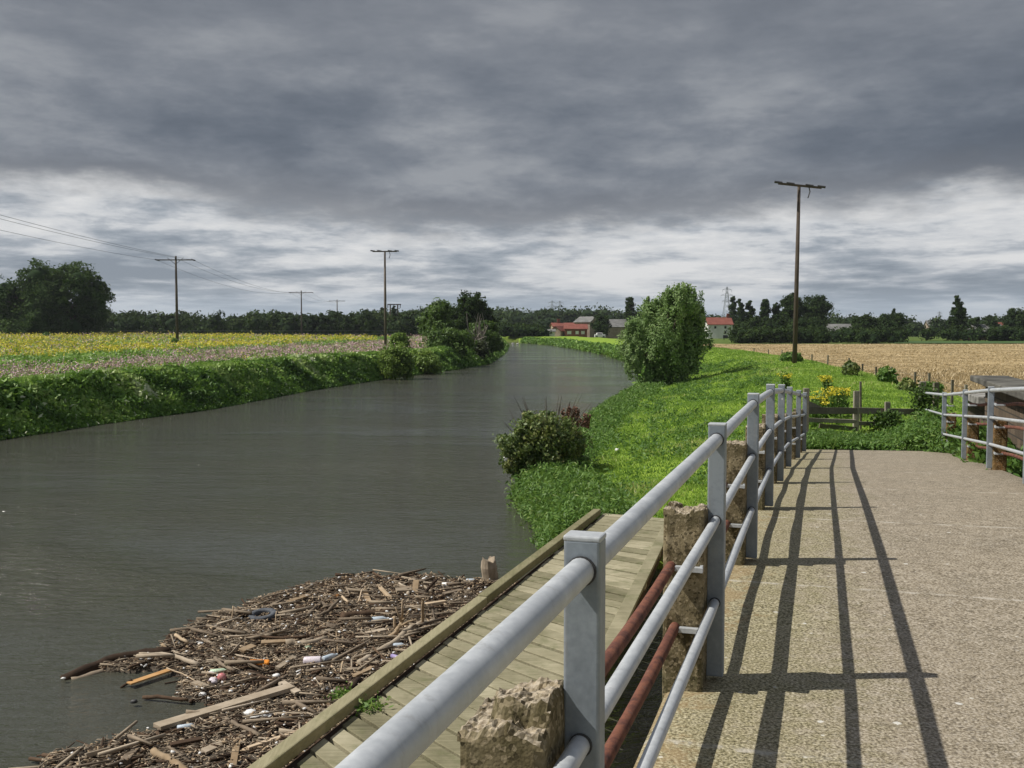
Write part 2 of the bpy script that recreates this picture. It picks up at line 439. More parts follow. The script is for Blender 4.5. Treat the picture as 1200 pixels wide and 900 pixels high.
def f_water(t, pr, out):
    p = wpos(t)
    a = t.noise(t.new('ShaderNodeMapping', {'Vector': p, 'Scale': (.55, 1.5, 1), 'Rotation': (0, 0, .25)}).outputs[0], 1.0, 4, .55, .5)
    b = t.noise(t.new('ShaderNodeMapping', {'Vector': p, 'Scale': (1.6, 3.4, 1), 'Rotation': (0, 0, .1)}).outputs[0], 2.0, 4, .62, .4)
    c_ = t.noise(t.new('ShaderNodeMapping', {'Vector': p, 'Scale': (.05, .13, 1), 'Rotation': (0, 0, .3)}).outputs[0], 1.0, 4, .6, .4)
    col = t.ramp(c_, [(.35, (.050, .052, .038)), (.65, (.072, .072, .054))])
    setc(t, pr, 'Base Color', col); setc(t, pr, 'IOR', 1.33)
    setc(t, pr, 'Roughness', t.maprange(c_, .3, .7, .03, .09))
    d_ = t.noise(t.new('ShaderNodeMapping', {'Vector': p, 'Scale': (4.5, 11, 1), 'Rotation': (0, 0, -.12)}).outputs[0], 2.0, 3, .6, .3)
    amp = t.maprange(c_, .35, .62, .35, 1.25)
    h = t.math('MULTIPLY', amp, t.math('ADD', t.math('MULTIPLY', a, .5), t.math('ADD', t.math('MULTIPLY', b, .38), t.math('MULTIPLY', d_, .12))))
    bump(t, pr, h, 1.0, .20)
M['water'] = mat('murky_river_water', f_water)

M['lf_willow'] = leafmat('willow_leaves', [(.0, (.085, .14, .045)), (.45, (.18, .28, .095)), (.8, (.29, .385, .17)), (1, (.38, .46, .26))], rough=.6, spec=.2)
M['lf_shade'] = leafmat('cloud_shaded_leaves', [(.0, (0.013, 0.026, 0.010)), (.5, (0.029, 0.052, 0.017)), (1, (0.058, 0.091, 0.026))], trans=.12, spec=.08, rough=.9)  # far trees under cloud: the cloud's shade is put into this leaf colour
M['lf_far_shade'] = leafmat('cloud_shaded_wood_leaves', [(.0, (0.019, 0.035, 0.015)), (.5, (0.035, 0.059, 0.023)), (1, (0.070, 0.097, 0.035))], trans=.1, wn=.3, spec=.08, rough=.9)  # woodland greens darkened in place of a cloud shadow
M['lf_poplar_shade'] = leafmat('cloud_shaded_poplar_leaves', [(.0, (0.020, 0.043, 0.014)), (.5, (0.043, 0.080, 0.023)), (1, (0.089, 0.136, 0.043))], trans=.15, spec=.1, rough=.85)  # leaf colour lowered to carry the cloud shadow on these trees
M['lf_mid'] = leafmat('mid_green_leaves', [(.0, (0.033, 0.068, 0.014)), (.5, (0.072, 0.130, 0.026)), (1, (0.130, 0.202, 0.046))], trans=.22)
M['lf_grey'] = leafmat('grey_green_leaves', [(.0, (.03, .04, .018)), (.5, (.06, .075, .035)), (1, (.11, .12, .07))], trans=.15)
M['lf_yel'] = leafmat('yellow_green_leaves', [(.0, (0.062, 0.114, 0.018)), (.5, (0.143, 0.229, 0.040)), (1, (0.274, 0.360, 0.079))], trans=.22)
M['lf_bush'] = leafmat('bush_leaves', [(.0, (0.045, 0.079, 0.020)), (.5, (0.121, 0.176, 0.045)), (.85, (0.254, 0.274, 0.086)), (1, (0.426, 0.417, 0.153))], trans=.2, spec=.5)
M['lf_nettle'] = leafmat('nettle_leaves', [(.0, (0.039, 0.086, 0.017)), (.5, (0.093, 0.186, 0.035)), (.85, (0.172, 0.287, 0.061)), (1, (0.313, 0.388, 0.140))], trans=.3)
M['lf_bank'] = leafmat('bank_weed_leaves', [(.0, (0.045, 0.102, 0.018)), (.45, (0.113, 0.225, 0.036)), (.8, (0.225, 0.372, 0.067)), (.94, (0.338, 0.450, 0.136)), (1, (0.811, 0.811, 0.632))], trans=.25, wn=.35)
M['grass'] = leafmat('grass_blades', [(.0, (0.107, 0.194, 0.030)), (.5, (0.225, 0.363, 0.056)), (.85, (0.360, 0.464, 0.113)), (1, (0.539, 0.479, 0.252))], trans=.35, wn=.5)
M['wheat'] = leafmat('straw', [(.0, (0.245, 0.188, 0.102)), (.5, (0.446, 0.353, 0.204)), (1, (0.669, 0.561, 0.363))], trans=.1, wn=.3)
M['yellow'] = leafmat('ragwort_flowers', [(.0, (.52, .44, .02)), (1, (.78, .68, .06))], trans=.15, wn=.0)
M['pink'] = leafmat('dusky_pink_flowers', [(.0, (.30, .18, .17)), (.5, (.50, .31, .33)), (1, (.68, .48, .54))], trans=.15, wn=.2)
M['white_fl'] = leafmat('white_flowers', [(.0, (.55, .55, .45)), (1, (.75, .75, .68))], trans=.1, wn=.0)
M['dead'] = leafmat('dead_stalks', [(.0, (.10, .05, .03)), (1, (.24, .13, .09))], trans=.05, wn=.0)

# ------------------------------------------------------------------ the lie of the land
ZW = -2.2                                      # river level; the concrete path by the camera is 0
ZJ = -1.5                                      # jetty boards
S_Y = np.array([-80, 15.2, 16.2, 18.4, 22.1, 28, 34, 42.1, 50, 58.8, 80, 109, 135, 160, 213, 256, 262])
S_X = np.array([-25.0, 4.1, .62, .55, .05, .9, 2.1, 3.6, 5.3, 7.6, 11.2, 12.9, 13.0, 12.2, 9.1, 1.1, -60])
L_Y = np.array([-80, 0, 20, 34.8, 39.5, 46.5, 60.4, 75.8, 89.5, 104, 130, 160, 213.4, 222, 232, 240])
L_X = np.array([-42., -26, -20.5, -17.8, -16.8, -14.7, -12.9, -9.7, -6.1, -3.1, -2.2, -1.6, -1.4, -8, -40, -200])
C_Y = np.array([-80, 15, 22, 30, 46.3, 68.2, 92.6, 112.8, 160, 213, 256])
C_X = np.array([-14., 9.0, 10.6, 12.0, 15.7, 19.4, 21.2, 22.0, 22.5, 20, 16])
def Sx(Y): return np.interp(Y, S_Y, S_X)
def Lx(Y): return np.interp(Y, L_Y, L_X)
def Cx(Y): return np.interp(Y, C_Y, C_X)


def terrain(X, Y):
    X = np.asarray(X, float); Y = np.asarray(Y, float)
    a = X - Sx(Y); b = np.maximum(Cx(Y) - Sx(Y), 3.0)
    r = a / b
    n = fbm(X * .35, Y * .35, 3) - .5; nb = fbm(X * 1.7, Y * 1.7, 9) - .5
    crest = np.interp(Y, [0, 20, 26, 40, 256, 300], [-1.15, -1.05, -.75, -.6, -.6, -1.2])
    zr = -2.75 + 1.0 * smooth(a, -.35, .55) + (crest + 1.75) * smooth(r, .02, .80)
    zr = zr - (crest + 1.62) * smooth(X - Cx(Y), .2, 4.2)
    zr = zr + (n * .22 + nb * .09) * smooth(a, 0, 1.5)
    fr = smooth(Y, 262, 320)                   # beyond the bend plain field
    zr = zr * (1 - fr) + (-1.6 + n * .2) * fr
    al = Lx(Y) - X
    zl = -2.75 + 1.60 * smooth(al, -.5, 1.3) + .25 * smooth(al, 1.3, 14) + .5 * smooth(al, 8, 70) + (n * .25 + nb * .1) * smooth(al, .5, 3)
    mid = .5 * (np.minimum(Lx(Y), Sx(Y)) + Sx(Y))
    z = np.where(X > np.where(Y < 222, mid, Sx(Y) - .4), zr, np.where(Y < 245, zl, zl))
    # river arm turning left between Y 222 and 256
    arm = (Y > 213) & (Y < 262) & (X < Sx(Y)) & (X > Lx(Y))
    z = np.where(arm & (a < -.35), -2.75, z)
    z = np.where((Y >= 262), np.maximum(zr, -1.6 + n * .2), z)
    rise = smooth(Y, 330, 900)
    z = z + rise * 7 * smooth(X, -420, 30) * (1 - smooth(X, 40, 260))
    return z


def axis(lo_far, lo, hi, hi_far, step, grow):
    c = list(np.arange(lo, hi, step)); s = step; x = hi
    up = []
    while x < hi_far: up.append(x); s *= grow; x += s
    up.append(hi_far)
    s = step; x = lo; dn = []
    while x > lo_far: s *= grow; x -= s; dn.append(x)
    return np.array(dn[::-1] + c + up)
gx = axis(-5000, -27, 27, 5000, .30, 1.09)
gy = axis(-1500, 8, 64, 9000, .30, 1.045)
GX, GY = np.meshgrid(gx, gy)
GZ = terrain(GX, GY)
# keep the earth below the concrete path
FL = [(-1.43, -2.8), (-.64, -.36), (.152, 2.07), (.925, 4.5), (1.675, 6.95), (2.43, 9.42), (3.2, 11.9), (3.99, 14.4), (4.85, 16.95), (5.70, 19.5)]
def deck_z(Y): return float(np.interp(Y, [-10, 5, 6.95, 9.4, 12, 14.4, 17, 19.5, 21.5], [0, 0, -.025, -.10, -.25, -.42, -.63, -.83, -.98]))
tt_ = (GX - (-.45 + .309 * GY)) * .955
inside = (tt_ > -.35) & (tt_ < 3.3) & (GY < 20.6)
GZ = np.where(inside, np.minimum(GZ, -1.5), GZ)
near_r = (tt_ >= 3.0) & (tt_ < 8) & (GY < 24)
GZ = np.where(near_r, np.minimum(GZ, -1.45), GZ)
ny, nx = GX.shape
idx = np.arange(nx * ny).reshape(ny, nx)
quads = np.stack([idx[:-1, :-1], idx[:-1, 1:], idx[1:, 1:], idx[1:, :-1]], -1).reshape(-1, 4)
wob = (fbm(GX * .1, GY * .1, 21) - .5) * 4
wheat_m = smooth(GX - Cx(GY) + wob * .4, 4.6, 5.6) * (1 - smooth(GY + wob, 196, 199)) * (GX > Sx(GY))
left_m = (((GX < Lx(GY) + .5) & (GY < 245)) | ((GY > 198) & (GX > Cx(GY) + 4))).astype(float)
mud_m = 1 - smooth(GZ, -2.15, -1.95)
V = np.stack([GX, GY, GZ], -1).reshape(-1, 3)
ground = np_mesh('ground', V, [quads], M['ground'], smooth_=True)
za = ground.data.attributes.new('zone', 'FLOAT_COLOR', 'POINT')
za.data.foreach_set('color', np.stack([wheat_m, left_m, mud_m, np.ones_like(mud_m)], -1).reshape(-1).astype(np.float32))
tag(ground, kind='structure')
wv = [(-900, -120, ZW), (120, -120, ZW), (120, 330, ZW), (-900, 330, ZW)]
river = MB().add(wv, [(0, 1, 2, 3)]).build('river', M['water']); tag(river, kind='structure')

# ------------------------------------------------------------------ concrete path on the lock side
U = Vector((.2952, .9554, 0)); Nr = Vector((.9554, -.2952, 0))
def onfence(Y): return Vector((float(np.interp(Y, [p[1] for p in FL], [p[0] for p in FL])), Y, 0))
ts = [-.21, -.21, -.17, .0, .6, 1.2, 1.8, 2.4, 2.86, 2.90, 2.90]
Vd, uvd = [], []
rows = np.arange(-4, 20.91, .25)
ragged = [0] * len(rows)
for i, Y in enumerate(rows):
    base = Vector((-.45 + .309 * Y, Y, 0))
    for j, t_ in enumerate(ts):
        p = base + Nr * t_
        jit = (vnoise(Y * 3.1, j * 7.7, 5) - .5) * (.035 if j in (1, 2, 8, 9) else 0)
        p = p + Nr * float(jit)
        zt = deck_z(p.y) - (.02 if j in (1, 9) else 0)
        if j in (0, 10): zt = -2.9
        Vd.append((p.x, p.y, zt)); uvd.append((t_, Y))
m_ = len(ts)
fd = [(i * m_ + j, i * m_ + j + 1, (i + 1) * m_ + j + 1, (i + 1) * m_ + j) for i in range(len(rows) - 1) for j in range(m_ - 1)]
fd = np.array(fd)
path = np_mesh('concrete_path', Vd, [fd], M['deck'], uv=uvd); tag(path, kind='structure')
# end face
e0 = (len(rows) - 1) * m_
endf = MB().add([Vd[e0 + k] for k in (0, 1, 3, 5, 7, 9, 10)], [(0, 1, 2, 3, 4, 5, 6)]).build('path_end_wall', M['stub']); tag(endf, kind='structure')

# ------------------------------------------------------------------ timber jetty
J0 = Vector((-1.745, 6.92, ZJ)); J1 = Vector((1.347, 16.54, ZJ))
JU = (J1 - J0).normalized(); JN = Vector((JU.y, -JU.x, 0))
jetty = empty('jetty', tuple(J0 + Vector((0, 0, -.7))), 'long weathered timber jetty with a raised mossy kerb beside the river', 'jetty')
jl = lambda p: Vector(p) - jetty.location
JL = (J1 - J0).length
def JR(Y): return .99 + .253 * (Y - 9.56)      # right edge of the jetty
JK = lambda q: J0 + JU * q + JN * .17
def jdir(Yk):                                  # the boards fan round as the jetty runs on
    sl = float(np.interp(Yk, [6.5, 9, 11.5, 14, 16.5], [-1.45, -1.18, -.98, -.78, -.50]))
    return Vector((1, sl, 0)).normalized()
b = MB()
def cutr(p, d):                                # where the board meets the right edge
    k_ = (JR(p.y) - p.x) / (d.x - .253 * d.y); return p + d * k_
q = -12.0
while q < JL + .0:
    wd = .206 + random.uniform(-.012, .012)
    gap = random.choice([.028, .034, .040, .048])
    a_, b_ = JK(q), JK(q + wd)
    d_ = jdir(JK(q + wd / 2).y)
    o1, o2 = random.uniform(-.03, .02), random.uniform(-.02, .02)
    c_, e_ = cutr(b_, jdir(b_.y)) + d_ * o2, cutr(a_, jdir(a_.y)) + d_ * o2
    a_, b_ = a_ + d_ * o1, b_ + d_ * o1
    zt = random.uniform(-.006, .006); zz = [zt, zt + random.uniform(-.004, .004)]
    P_ = [a_, b_, c_, e_]
    lo_ = [jl((p.x, p.y, ZJ - .05 + zt)) for p in P_]; hi_ = [jl((p.x, p.y, ZJ + zz[k // 2])) for k, p in enumerate(P_)]
    b.add(lo_ + hi_, [(0, 1, 2, 3), (7, 6, 5, 4), (0, 4, 5, 1), (1, 5, 6, 2), (2, 6, 7, 3), (3, 7, 4, 0)])
    q += wd + gap
b.build('deck_boards', M['board'], jetty, bevel=.005, seg=1)
eb = MB(); eb.bar(jl((JR(-3.) - .06, -3., ZJ + .02)), jl((JR(15.7) - .06, 15.7, ZJ + .02)), .15, .045)
eb.build('edge_board', M['board'], jetty, bevel=.006)
kb = MB()
for q0, q1 in ((-12, -6.1), (-6.09, -.9), (-.89, 4.4), (4.41, JL)):
    kb.bar(jl(J0 + JU * q0 + JN * .07 + Vector((0, 0, .06))), jl(J0 + JU * (q1) + JN * .07 + Vector((0, 0, .05))), .125, .10)
kb.build('kerb_beam', M['kerb'], jetty, bevel=.012)
be = MB()
be.bar(jl(J0 + JU * -12 + JN * .12 + Vector((0, 0, -.16))), jl(J1 + JN * .12 + Vector((0, 0, -.16))), .12, .2)
be.build('bearer', M['drift_dark'], jetty)
for ox in (-.12, -.75):
    be = MB(); be.bar(jl((JR(-3.) + ox, -3., ZJ - .16)), jl((JR(15.5) + ox, 15.5, ZJ - .16)), .12, .2); be.build('bearer', M['drift_dark'], jetty)
for q in np.arange(-10, JL, 2.6):
    c = jl(J0 + JU * float(q) + JN * .12)
    MB().tube([c + Vector((0, 0, -.27)), c + Vector((0, 0, -1.7))], [.09, .1], 10).build('pile', M['kerb'], jetty, smooth_=True)

# ------------------------------------------------------------------ galvanised railings
HT = 1.165
def railing(name, line, y0, y1, label, posts, heights=(1.10, .735, .36)):
    root = empty(name, (posts[2][0], posts[2][1], deck_z(posts[2][1])), label, 'railing', 'galvanised railings along the path')
    O = root.location
    for (x, y) in posts:
        z = deck_z(y)
        ang = math.atan2(U.y, U.x) - math.pi / 2
        R = Matrix.Rotation(ang, 3, 'Z')
        me = MB()
        me.box(Vector((x, y, z + HT / 2 + .01)) - O, (.078, .060, HT - .02), R)
        po = me.build('post', M['galv_post'], root, bevel=.007, seg=3)
        cp = MB(); cp.box(Vector((x, y, z + HT + .001)) - O, (.0795, .0615, .012), R)
        cp.build('post_cap', M['galv'], po, bevel=.004)
        col = MB()
        for h in heights:                      # dark clearance holes seen as thin collars round the rails
            c = Vector((x, y, z + h)) - O
            dirn = U
            rr_ = (.0315 if h > 1 else .0245)
            col = MB(); col.tube([c - dirn * .0345, c + dirn * .0345], [rr_, rr_], 20)
            col.build('rail_hole', M['dark_metal'], po, smooth_=False)
    ys = np.array([p[1] for p in posts]); xs = np.array([p[0] for p in posts])
    for h in heights:
        pts = []
        for Y in np.linspace(y0, y1, 40):
            X = np.interp(Y, ys, xs) if ys[0] <= Y <= ys[-1] else (xs[-1] + .32 * (Y - ys[-1]) if Y > ys[-1] else xs[0] + .32 * (Y - ys[0]))
            pts.append(Vector((X, Y, np.interp(Y, ys, [deck_z(q) for q in ys]) + h - .055 * max(0, Y - ys[-1]))) - O)
        MB().tube(pts, .0285 if h > 1 else .0215, 20).build('rail', M['galv'], root, smooth_=True)
    return root
railing('railing', None, -3.0, 20.5, 'galvanised post and rail barrier running from the foreground beside the jetty', FL)
FR = [(2.38 + .309 * y, y) for y in (4.0, 6.5, 9.0, 11.5, 14.08, 16.6, 19.4)]
railing('railing', None, 3.6, 23.2, 'galvanised post and rail barrier on the far right side of the path', FR, (1.12, .735, .36))


# old concrete posts with rusty rails
def stub_mesh(w_, d_, z0, z1, seed, jag=.05):
    n = 9; V_ = []; f_ = []
    rr = np.random.default_rng(seed)
    lv = 9
    def ring(z, k):
        out_ = []
        for i in range(4):
            for j in range(n):
                u_ = j / n
                cx_ = [-1 + 2 * u_, 1, 1 - 2 * u_, -1][i]; cy_ = [-1, -1 + 2 * u_, 1, 1 - 2 * u_][i]
                jx, jy = rr.normal(0, .0007, 2)
                edge_ = 1 - .06 * (j == 0)
                out_.append((cx_ * w_ / 2 * edge_ + jx, cy_ * d_ / 2 * edge_ + jy, z))
        return out_
    N_ = 4 * n
    for k in range(lv):
        V_ += ring(z0 + (z1 - jag * 2.1 - z0) * k / (lv - 1), k)
    for k in range(lv - 1):
        for j in range(N_):
            a, b_ = k * N_ + j, k * N_ + (j + 1) % N_
            f_.append((a, b_, b_ + N_, a + N_))
    # broken top: grid
    top = {}
    g = 26
    base = len(V_)
    for i in range(g + 1):
        for j in range(g + 1):
            x = (-1 + 2 * i / g); y = (-1 + 2 * j / g)
            edge_ = max(abs(x), abs(y))
            h = z1 + (fbm(np.array(x * 1.6 + seed * 3.1), np.array(y * 1.6), seed, 5) - .5) * jag * 2.0 - jag * 1.3 * float(smooth(vnoise(np.array(x * 1.3 + seed), np.array(y * 1.3), seed + 3), .5, .62))
            h = float(h) - (.35 * jag if edge_ > .99 else 0) + rr.normal(0, .0022)
            V_.append((x * w_ / 2 * .985, y * d_ / 2 * .985, h))
    for i in range(g):
        for j in range(g):
            a = base + i * (g + 1) + j
            f_.append((a, a + g + 1, a + g + 2, a + 1))
    # skirt joining the top to the last ring
    rim = [(i, 0) for i in range(g)] + [(g, j) for j in range(g)] + [(i, g) for i in range(g, 0, -1)] + [(0, j) for j in range(g, 0, -1)]
    b2 = len(V_)
    for (i, j) in rim:
        x = (-1 + 2 * i / g); y = (-1 + 2 * j / g)
        V_.append((x * w_ / 2, y * d_ / 2, z1 - jag * 2.15))
    R_ = len(rim)
    for q_ in range(R_):
        i, j = rim[q_]; i2, j2 = rim[(q_ + 1) % R_]
        f_.append((base + i * (g + 1) + j, b2 + q_, b2 + (q_ + 1) % R_, base + i2 * (g + 1) + j2))
    m = MB(); m.add(V_, f_); return m


def old_fence(posts, side, label, mname, z_top, rails, y0, y1, group=None):
    root = empty('old_fence', (posts[0][0], posts[0][1], deck_z(posts[0][1])), label, 'fence', 'old concrete post fences behind the railings')
    O = root.location
    for i, (x, y) in enumerate(posts):
        z = deck_z(y)
        c = Vector((x, y, 0)) + Nr * (side * .124) - U * .10 * (1 if side < 0 else 0)
        m = stub_mesh(.178, .19, z - .5, z + z_top[i % len(z_top)], 11 + i + int(side > 0) * 20, .034 if (i == 1 and side < 0) else .014)
        ang = math.atan2(U.y, U.x) - math.pi / 2
        st = m.build('concrete_post', M[mname], root, loc=Vector((c.x, c.y, 0)) - Vector((O.x, O.y, O.z)))
        st.rotation_euler = (0, 0, ang)
        # brackets tie the old post to the new one
        for h in rails:
            br = MB()
            a = Vector((c.x, c.y, z + h)) - U * .03
            p2 = Vector((x, y, z + h))
            a2 = p2 - Nr * (.12 * (-side)) if side > 0 else p2 + Nr * (-.10)
            q0 = p2 + Nr * (side * .035) - U * .215
            q1 = p2 + Nr * (side * .155) - U * .215
            br.bar(p2 + Nr * (side * .043) - U * .215 - O, p2 + Nr * (side * .043) - O, .012, .03)
            br.bar(q0 - O, q1 - O, .03, .02)
            br.build('bracket', M['galv'], root)
    for h in rails:
        pts = []
        xs = [p[0] for p in posts]; ys = [p[1] for p in posts]
        for Y in np.linspace(y0, y1, 60):
            X = np.interp(Y, ys, xs) + (0 if ys[0] <= Y <= ys[-1] else .31 * (Y - (ys[0] if Y < ys[0] else ys[-1])))
            zz = float(np.interp(Y, ys, [deck_z(v) for v in ys]))
            pts.append(Vector((X, Y, zz + h + .008 * math.sin(Y * 3))) + Nr * (side * (.175 if h > .4 else .155)) - O)
        MB().tube(pts, [.022 + .002 * random.random() for _ in pts], 12).build('rusty_rail', M['rust'], root, smooth_=True)
    return root
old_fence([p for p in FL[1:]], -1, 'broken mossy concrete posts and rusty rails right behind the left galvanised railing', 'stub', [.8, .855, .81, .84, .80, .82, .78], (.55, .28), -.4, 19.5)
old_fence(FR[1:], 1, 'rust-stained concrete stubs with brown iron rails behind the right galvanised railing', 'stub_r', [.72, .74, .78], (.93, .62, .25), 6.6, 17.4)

# ------------------------------------------------------------------ timber fence across the path's end
def gz(x, y): return float(terrain(np.array(x), np.array(y)))
wf = empty('timber_fence', (8.0, 24.0, -1.0), 'low weathered timber fence across the far end of the path', 'fence')
O = wf.location
def wpost(px, ytop, Y, wd, zb=-1.4, root=wf, lean=0, name='post'):
    top = at(px, ytop, Y); m = MB(); m.bar(Vector((top.x - lean, Y, zb)) - O, top - O, wd, wd * .8, jag=.006)
    return m.build(name, M['post'], root, bevel=.006)
wpost(945, 455, 22.3, .12); wpost(1003.5, 458, 24.0, .13); wpost(1008.5, 447, 24.25, .05, lean=-.04); wpost(1040, 471, 24.2, .12)
wpost(1081, 447, 24.6, .15); wpost(1097, 448, 25.2, .13)
def wrail(p1, p2, th, d, name='rail'):
    a, b_ = at(*p1), at(*p2); m = MB(); n_ = 5
    m.bar(a - O, b_ - O, d, th, jag=.006); m.build(name, M['post'], wf, bevel=.006)
wrail((944, 481, 22.5), (1004, 481.5, 23.95), .15, .04); wrail((1003, 481, 24.05), (1081, 483, 24.65), .15, .04)
wrail((944, 492, 22.7), (1003, 494, 23.9), .09, .04); wrail((1000, 496, 24.05), (1078, 498, 24.6), .10, .04)
wrail((960, 499, 23.3), (1004, 503, 23.8), .10, .04)
# shrink the pitched first rail end
bd = MB(); bd.bar(at(943, 471, 22.5) - O, at(962, 480, 23.0) - O, .035, .12); bd.build('brace', M['post'], wf)

# ------------------------------------------------------------------ brick wall with slab coping at the right
def f_brick(t, pr, out):
    p = obj_pos(t)
    sx = t.new('ShaderNodeSeparateXYZ', {0: p})
    vec = t.new('ShaderNodeCombineXYZ', {0: t.math('ADD', sx.outputs[1], t.math('MULTIPLY', sx.outputs[0], .7)), 1: sx.outputs[2], 2: 0.0}).outputs[0]
    br = t.new('ShaderNodeTexBrick', {'Vector': vec, 'Color1': (.085, .06, .04, 1), 'Color2': (.16, .115, .075, 1), 'Mortar': (.035, .03, .025, 1), 'Scale': 1.0,
                                      'Mortar Size': .012, 'Brick Width': .42, 'Row Height': .17, 'Bias': 0.0})
    n = t.noise(p, 3, 5, .7)
    c = t.mix(t.maprange(n, .35, .65, 0, .7), br.outputs['Color'], t.mix(.5, br.outputs['Color'], (.05, .045, .03)))
    setc(t, pr, 'Base Color', c); setc(t, pr, 'Roughness', .95)
    bump(t, pr, t.math('ADD', t.math('MULTIPLY', br.outputs['Fac'], -1.0), t.math('MULTIPLY', t.noise(p, 30, 4, .6), .6)), .7, .02)
M['brick'] = mat('dark_stone_blocks', f_brick)  # dark brown blocks, mottled darker in random patches
M['slab'] = plain('lichened_slab', (.045, .043, .036), (.15, .145, .125), scale=2.2, rough=.95, bs=.5)
M['slab_pale'] = plain('pale_lichen_slab', (.10, .098, .085), (.42, .41, .38), scale=3.5, rough=.95, bs=.5)
bw = empty('brick_wall', (10.3, 20, -1.4), 'low dark block wall capped with dark stone slabs, right of the path', 'wall')
O = bw.location
def wl(Y, t_): return Vector((2.38 + .309 * Y, Y, 0)) + Nr * t_
def wallbox(Ya, Yb, t0, t1, z0, z1, m, name, bevel=.01, zb=None):
    A, B_, C_, D_ = wl(Ya, t0), wl(Ya, t1), wl(Yb, t1), wl(Yb, t0)
    zb = z1 if zb is None else zb
    V_ = [Vector((p.x, p.y, z)) - O for p, z in ((A, z0), (B_, z0), (C_, z0), (D_, z0), (A, z1), (B_, z1), (C_, zb), (D_, zb))]
    mb = MB(); mb.add(V_, [(0, 3, 2, 1), (4, 5, 6, 7), (0, 1, 5, 4), (1, 2, 6, 5), (2, 3, 7, 6), (3, 0, 4, 7)])
    return mb.build(name, m, bw, bevel=bevel)
wallbox(9.0, 20.1, .82, 1.12, -2.2, .50, M['brick'], 'wall')
wallbox(20.13, 24.1, 1.05, 1.5, -2.2, .02, M['brick'], 'wall')
y_ = 9.0
for ln in (1.9, 2.0, 1.8, 2.1, 1.9, 1.6):
    dzz = random.uniform(-.012, .02)
    wallbox(y_, y_ + ln - .02, .56, 1.26, .515 + dzz, .63 + dzz, M['slab'], 'coping_slab', .018); y_ += ln
wallbox(20.3, 22.0, .72, 1.7, .035, .22, M['slab_pale'], 'coping_slab', .018, zb=.18)
wallbox(22.03, 24.2, .72, 1.7, .045, .16, M['slab_pale'], 'coping_slab', .018, zb=.06)

# ------------------------------------------------------------------ leaf clouds
def quads_from(P, size, rng, bias=None, aspect=1.7, up=.0):
    """one rhombic leaf quad per point"""
    n = len(P)
    nr = rng.normal(size=(n, 3))
    if bias is not None: nr = nr * .8 + bias
    nr[:, 2] += up
    nr /= np.linalg.norm(nr, axis=1, keepdims=True) + 1e-9
    a = rng.normal(size=(n, 3)); tng = np.cross(nr, a); tng /= np.linalg.norm(tng, axis=1, keepdims=True) + 1e-9
    bt = np.cross(nr, tng)
    sz = (np.asarray(size) * rng.uniform(.6, 1.35, n))[:, None]
    tl = tng * sz * aspect * .5; bl_ = bt * sz * .5
    V_ = np.stack([P - tl, P - bl_ * .9 + tl * .1, P + tl, P + bl_ * .9 + tl * .1], 1)
    return V_.reshape(-1, 3)
def qidx(n, off=0): return (np.arange(n * 4).reshape(n, 4) + off)


def blades(P, h, wd, rng, lean=.35):
    """upright tapered blades, one triangle each"""
    n = len(P)
    th = rng.uniform(0, 2 * np.pi, n); dx_ = np.cos(th) * wd / 2; dy_ = np.sin(th) * wd / 2
    ln = rng.normal(size=(n, 2)) * lean * (h if np.ndim(h) == 0 else h[:, None])
    z = np.zeros(n)
    A = P + np.stack([dx_, dy_, z], 1); B_ = P - np.stack([dx_, dy_, z], 1)
    T = P + np.stack([ln[:, 0], ln[:, 1], h * np.ones(n)], 1)
    return np.stack([A, B_, T], 1).reshape(-1, 3)
def tidx(n, off=0): return np.arange(n * 3).reshape(n, 3) + off


ICO = None
def ico():
    global ICO
    if ICO is None:
        import bmesh
        bm = bmesh.new(); bmesh.ops.create_icosphere(bm, subdivisions=2, radius=1)
        bm.verts.ensure_lookup_table()
        ICO = (np.array([v.co[:] for v in bm.verts]), np.array([[v.index for v in f.verts] for f in bm.faces])); bm.free()
    return ICO


def crown(lobes, n, leaf, seed, clumps=9, sig=.24, core=.62, droop=0.0, corevar=.1):
    """lobes (cx,cy,cz,rx,ry,rz). Leaf quads gathered in clumps over the lobes + a rough inner mass."""
    rg = np.random.default_rng(seed)
    L_ = np.array(lobes, float)
    wgt = (L_[:, 3] * L_[:, 5]); wgt = wgt / wgt.sum()
    nc = max(8, clumps * len(L_))
    li = rg.choice(len(L_), nc, p=wgt)
    d = rg.normal(size=(nc, 3)); d /= np.linalg.norm(d, axis=1, keepdims=True)
    rad = rg.uniform(.62, 1.02, (nc, 1))
    cc = L_[li, :3] + d * rad * L_[li, 3:6]
    cv = rg.uniform(0, 1, nc)
    cs = L_[li, 3:6].mean(1) * sig * rg.uniform(.6, 1.4, nc)
    pi = rg.integers(0, nc, n)
    off = np.clip(rg.normal(size=(n, 3)), -1.7, 1.7) * cs[pi][:, None]
    off[:, 2] *= .75 + droop; off[:, :2] *= (1 - .25 * min(1, droop))
    P = cc[pi] + off
    bias = P - L_[li][pi][:, :3]; bias /= np.linalg.norm(bias, axis=1, keepdims=True) + 1e-9
    V_ = quads_from(P, leaf, rg, bias * .9, up=.35)
    var = np.repeat(np.clip(cv[pi] * .55 + rg.uniform(0, .45, n), 0, 1), 4)
    faces = [qidx(n)]
    iv, jf = ico()
    Vs = [V_]; vs = [var]; o_ = len(V_); tr = []
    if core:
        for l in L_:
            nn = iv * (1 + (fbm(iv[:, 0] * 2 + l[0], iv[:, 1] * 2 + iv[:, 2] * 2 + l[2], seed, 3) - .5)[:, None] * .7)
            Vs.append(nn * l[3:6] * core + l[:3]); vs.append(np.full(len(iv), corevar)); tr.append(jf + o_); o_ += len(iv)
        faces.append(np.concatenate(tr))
    return np.concatenate(Vs), faces, np.concatenate(vs)


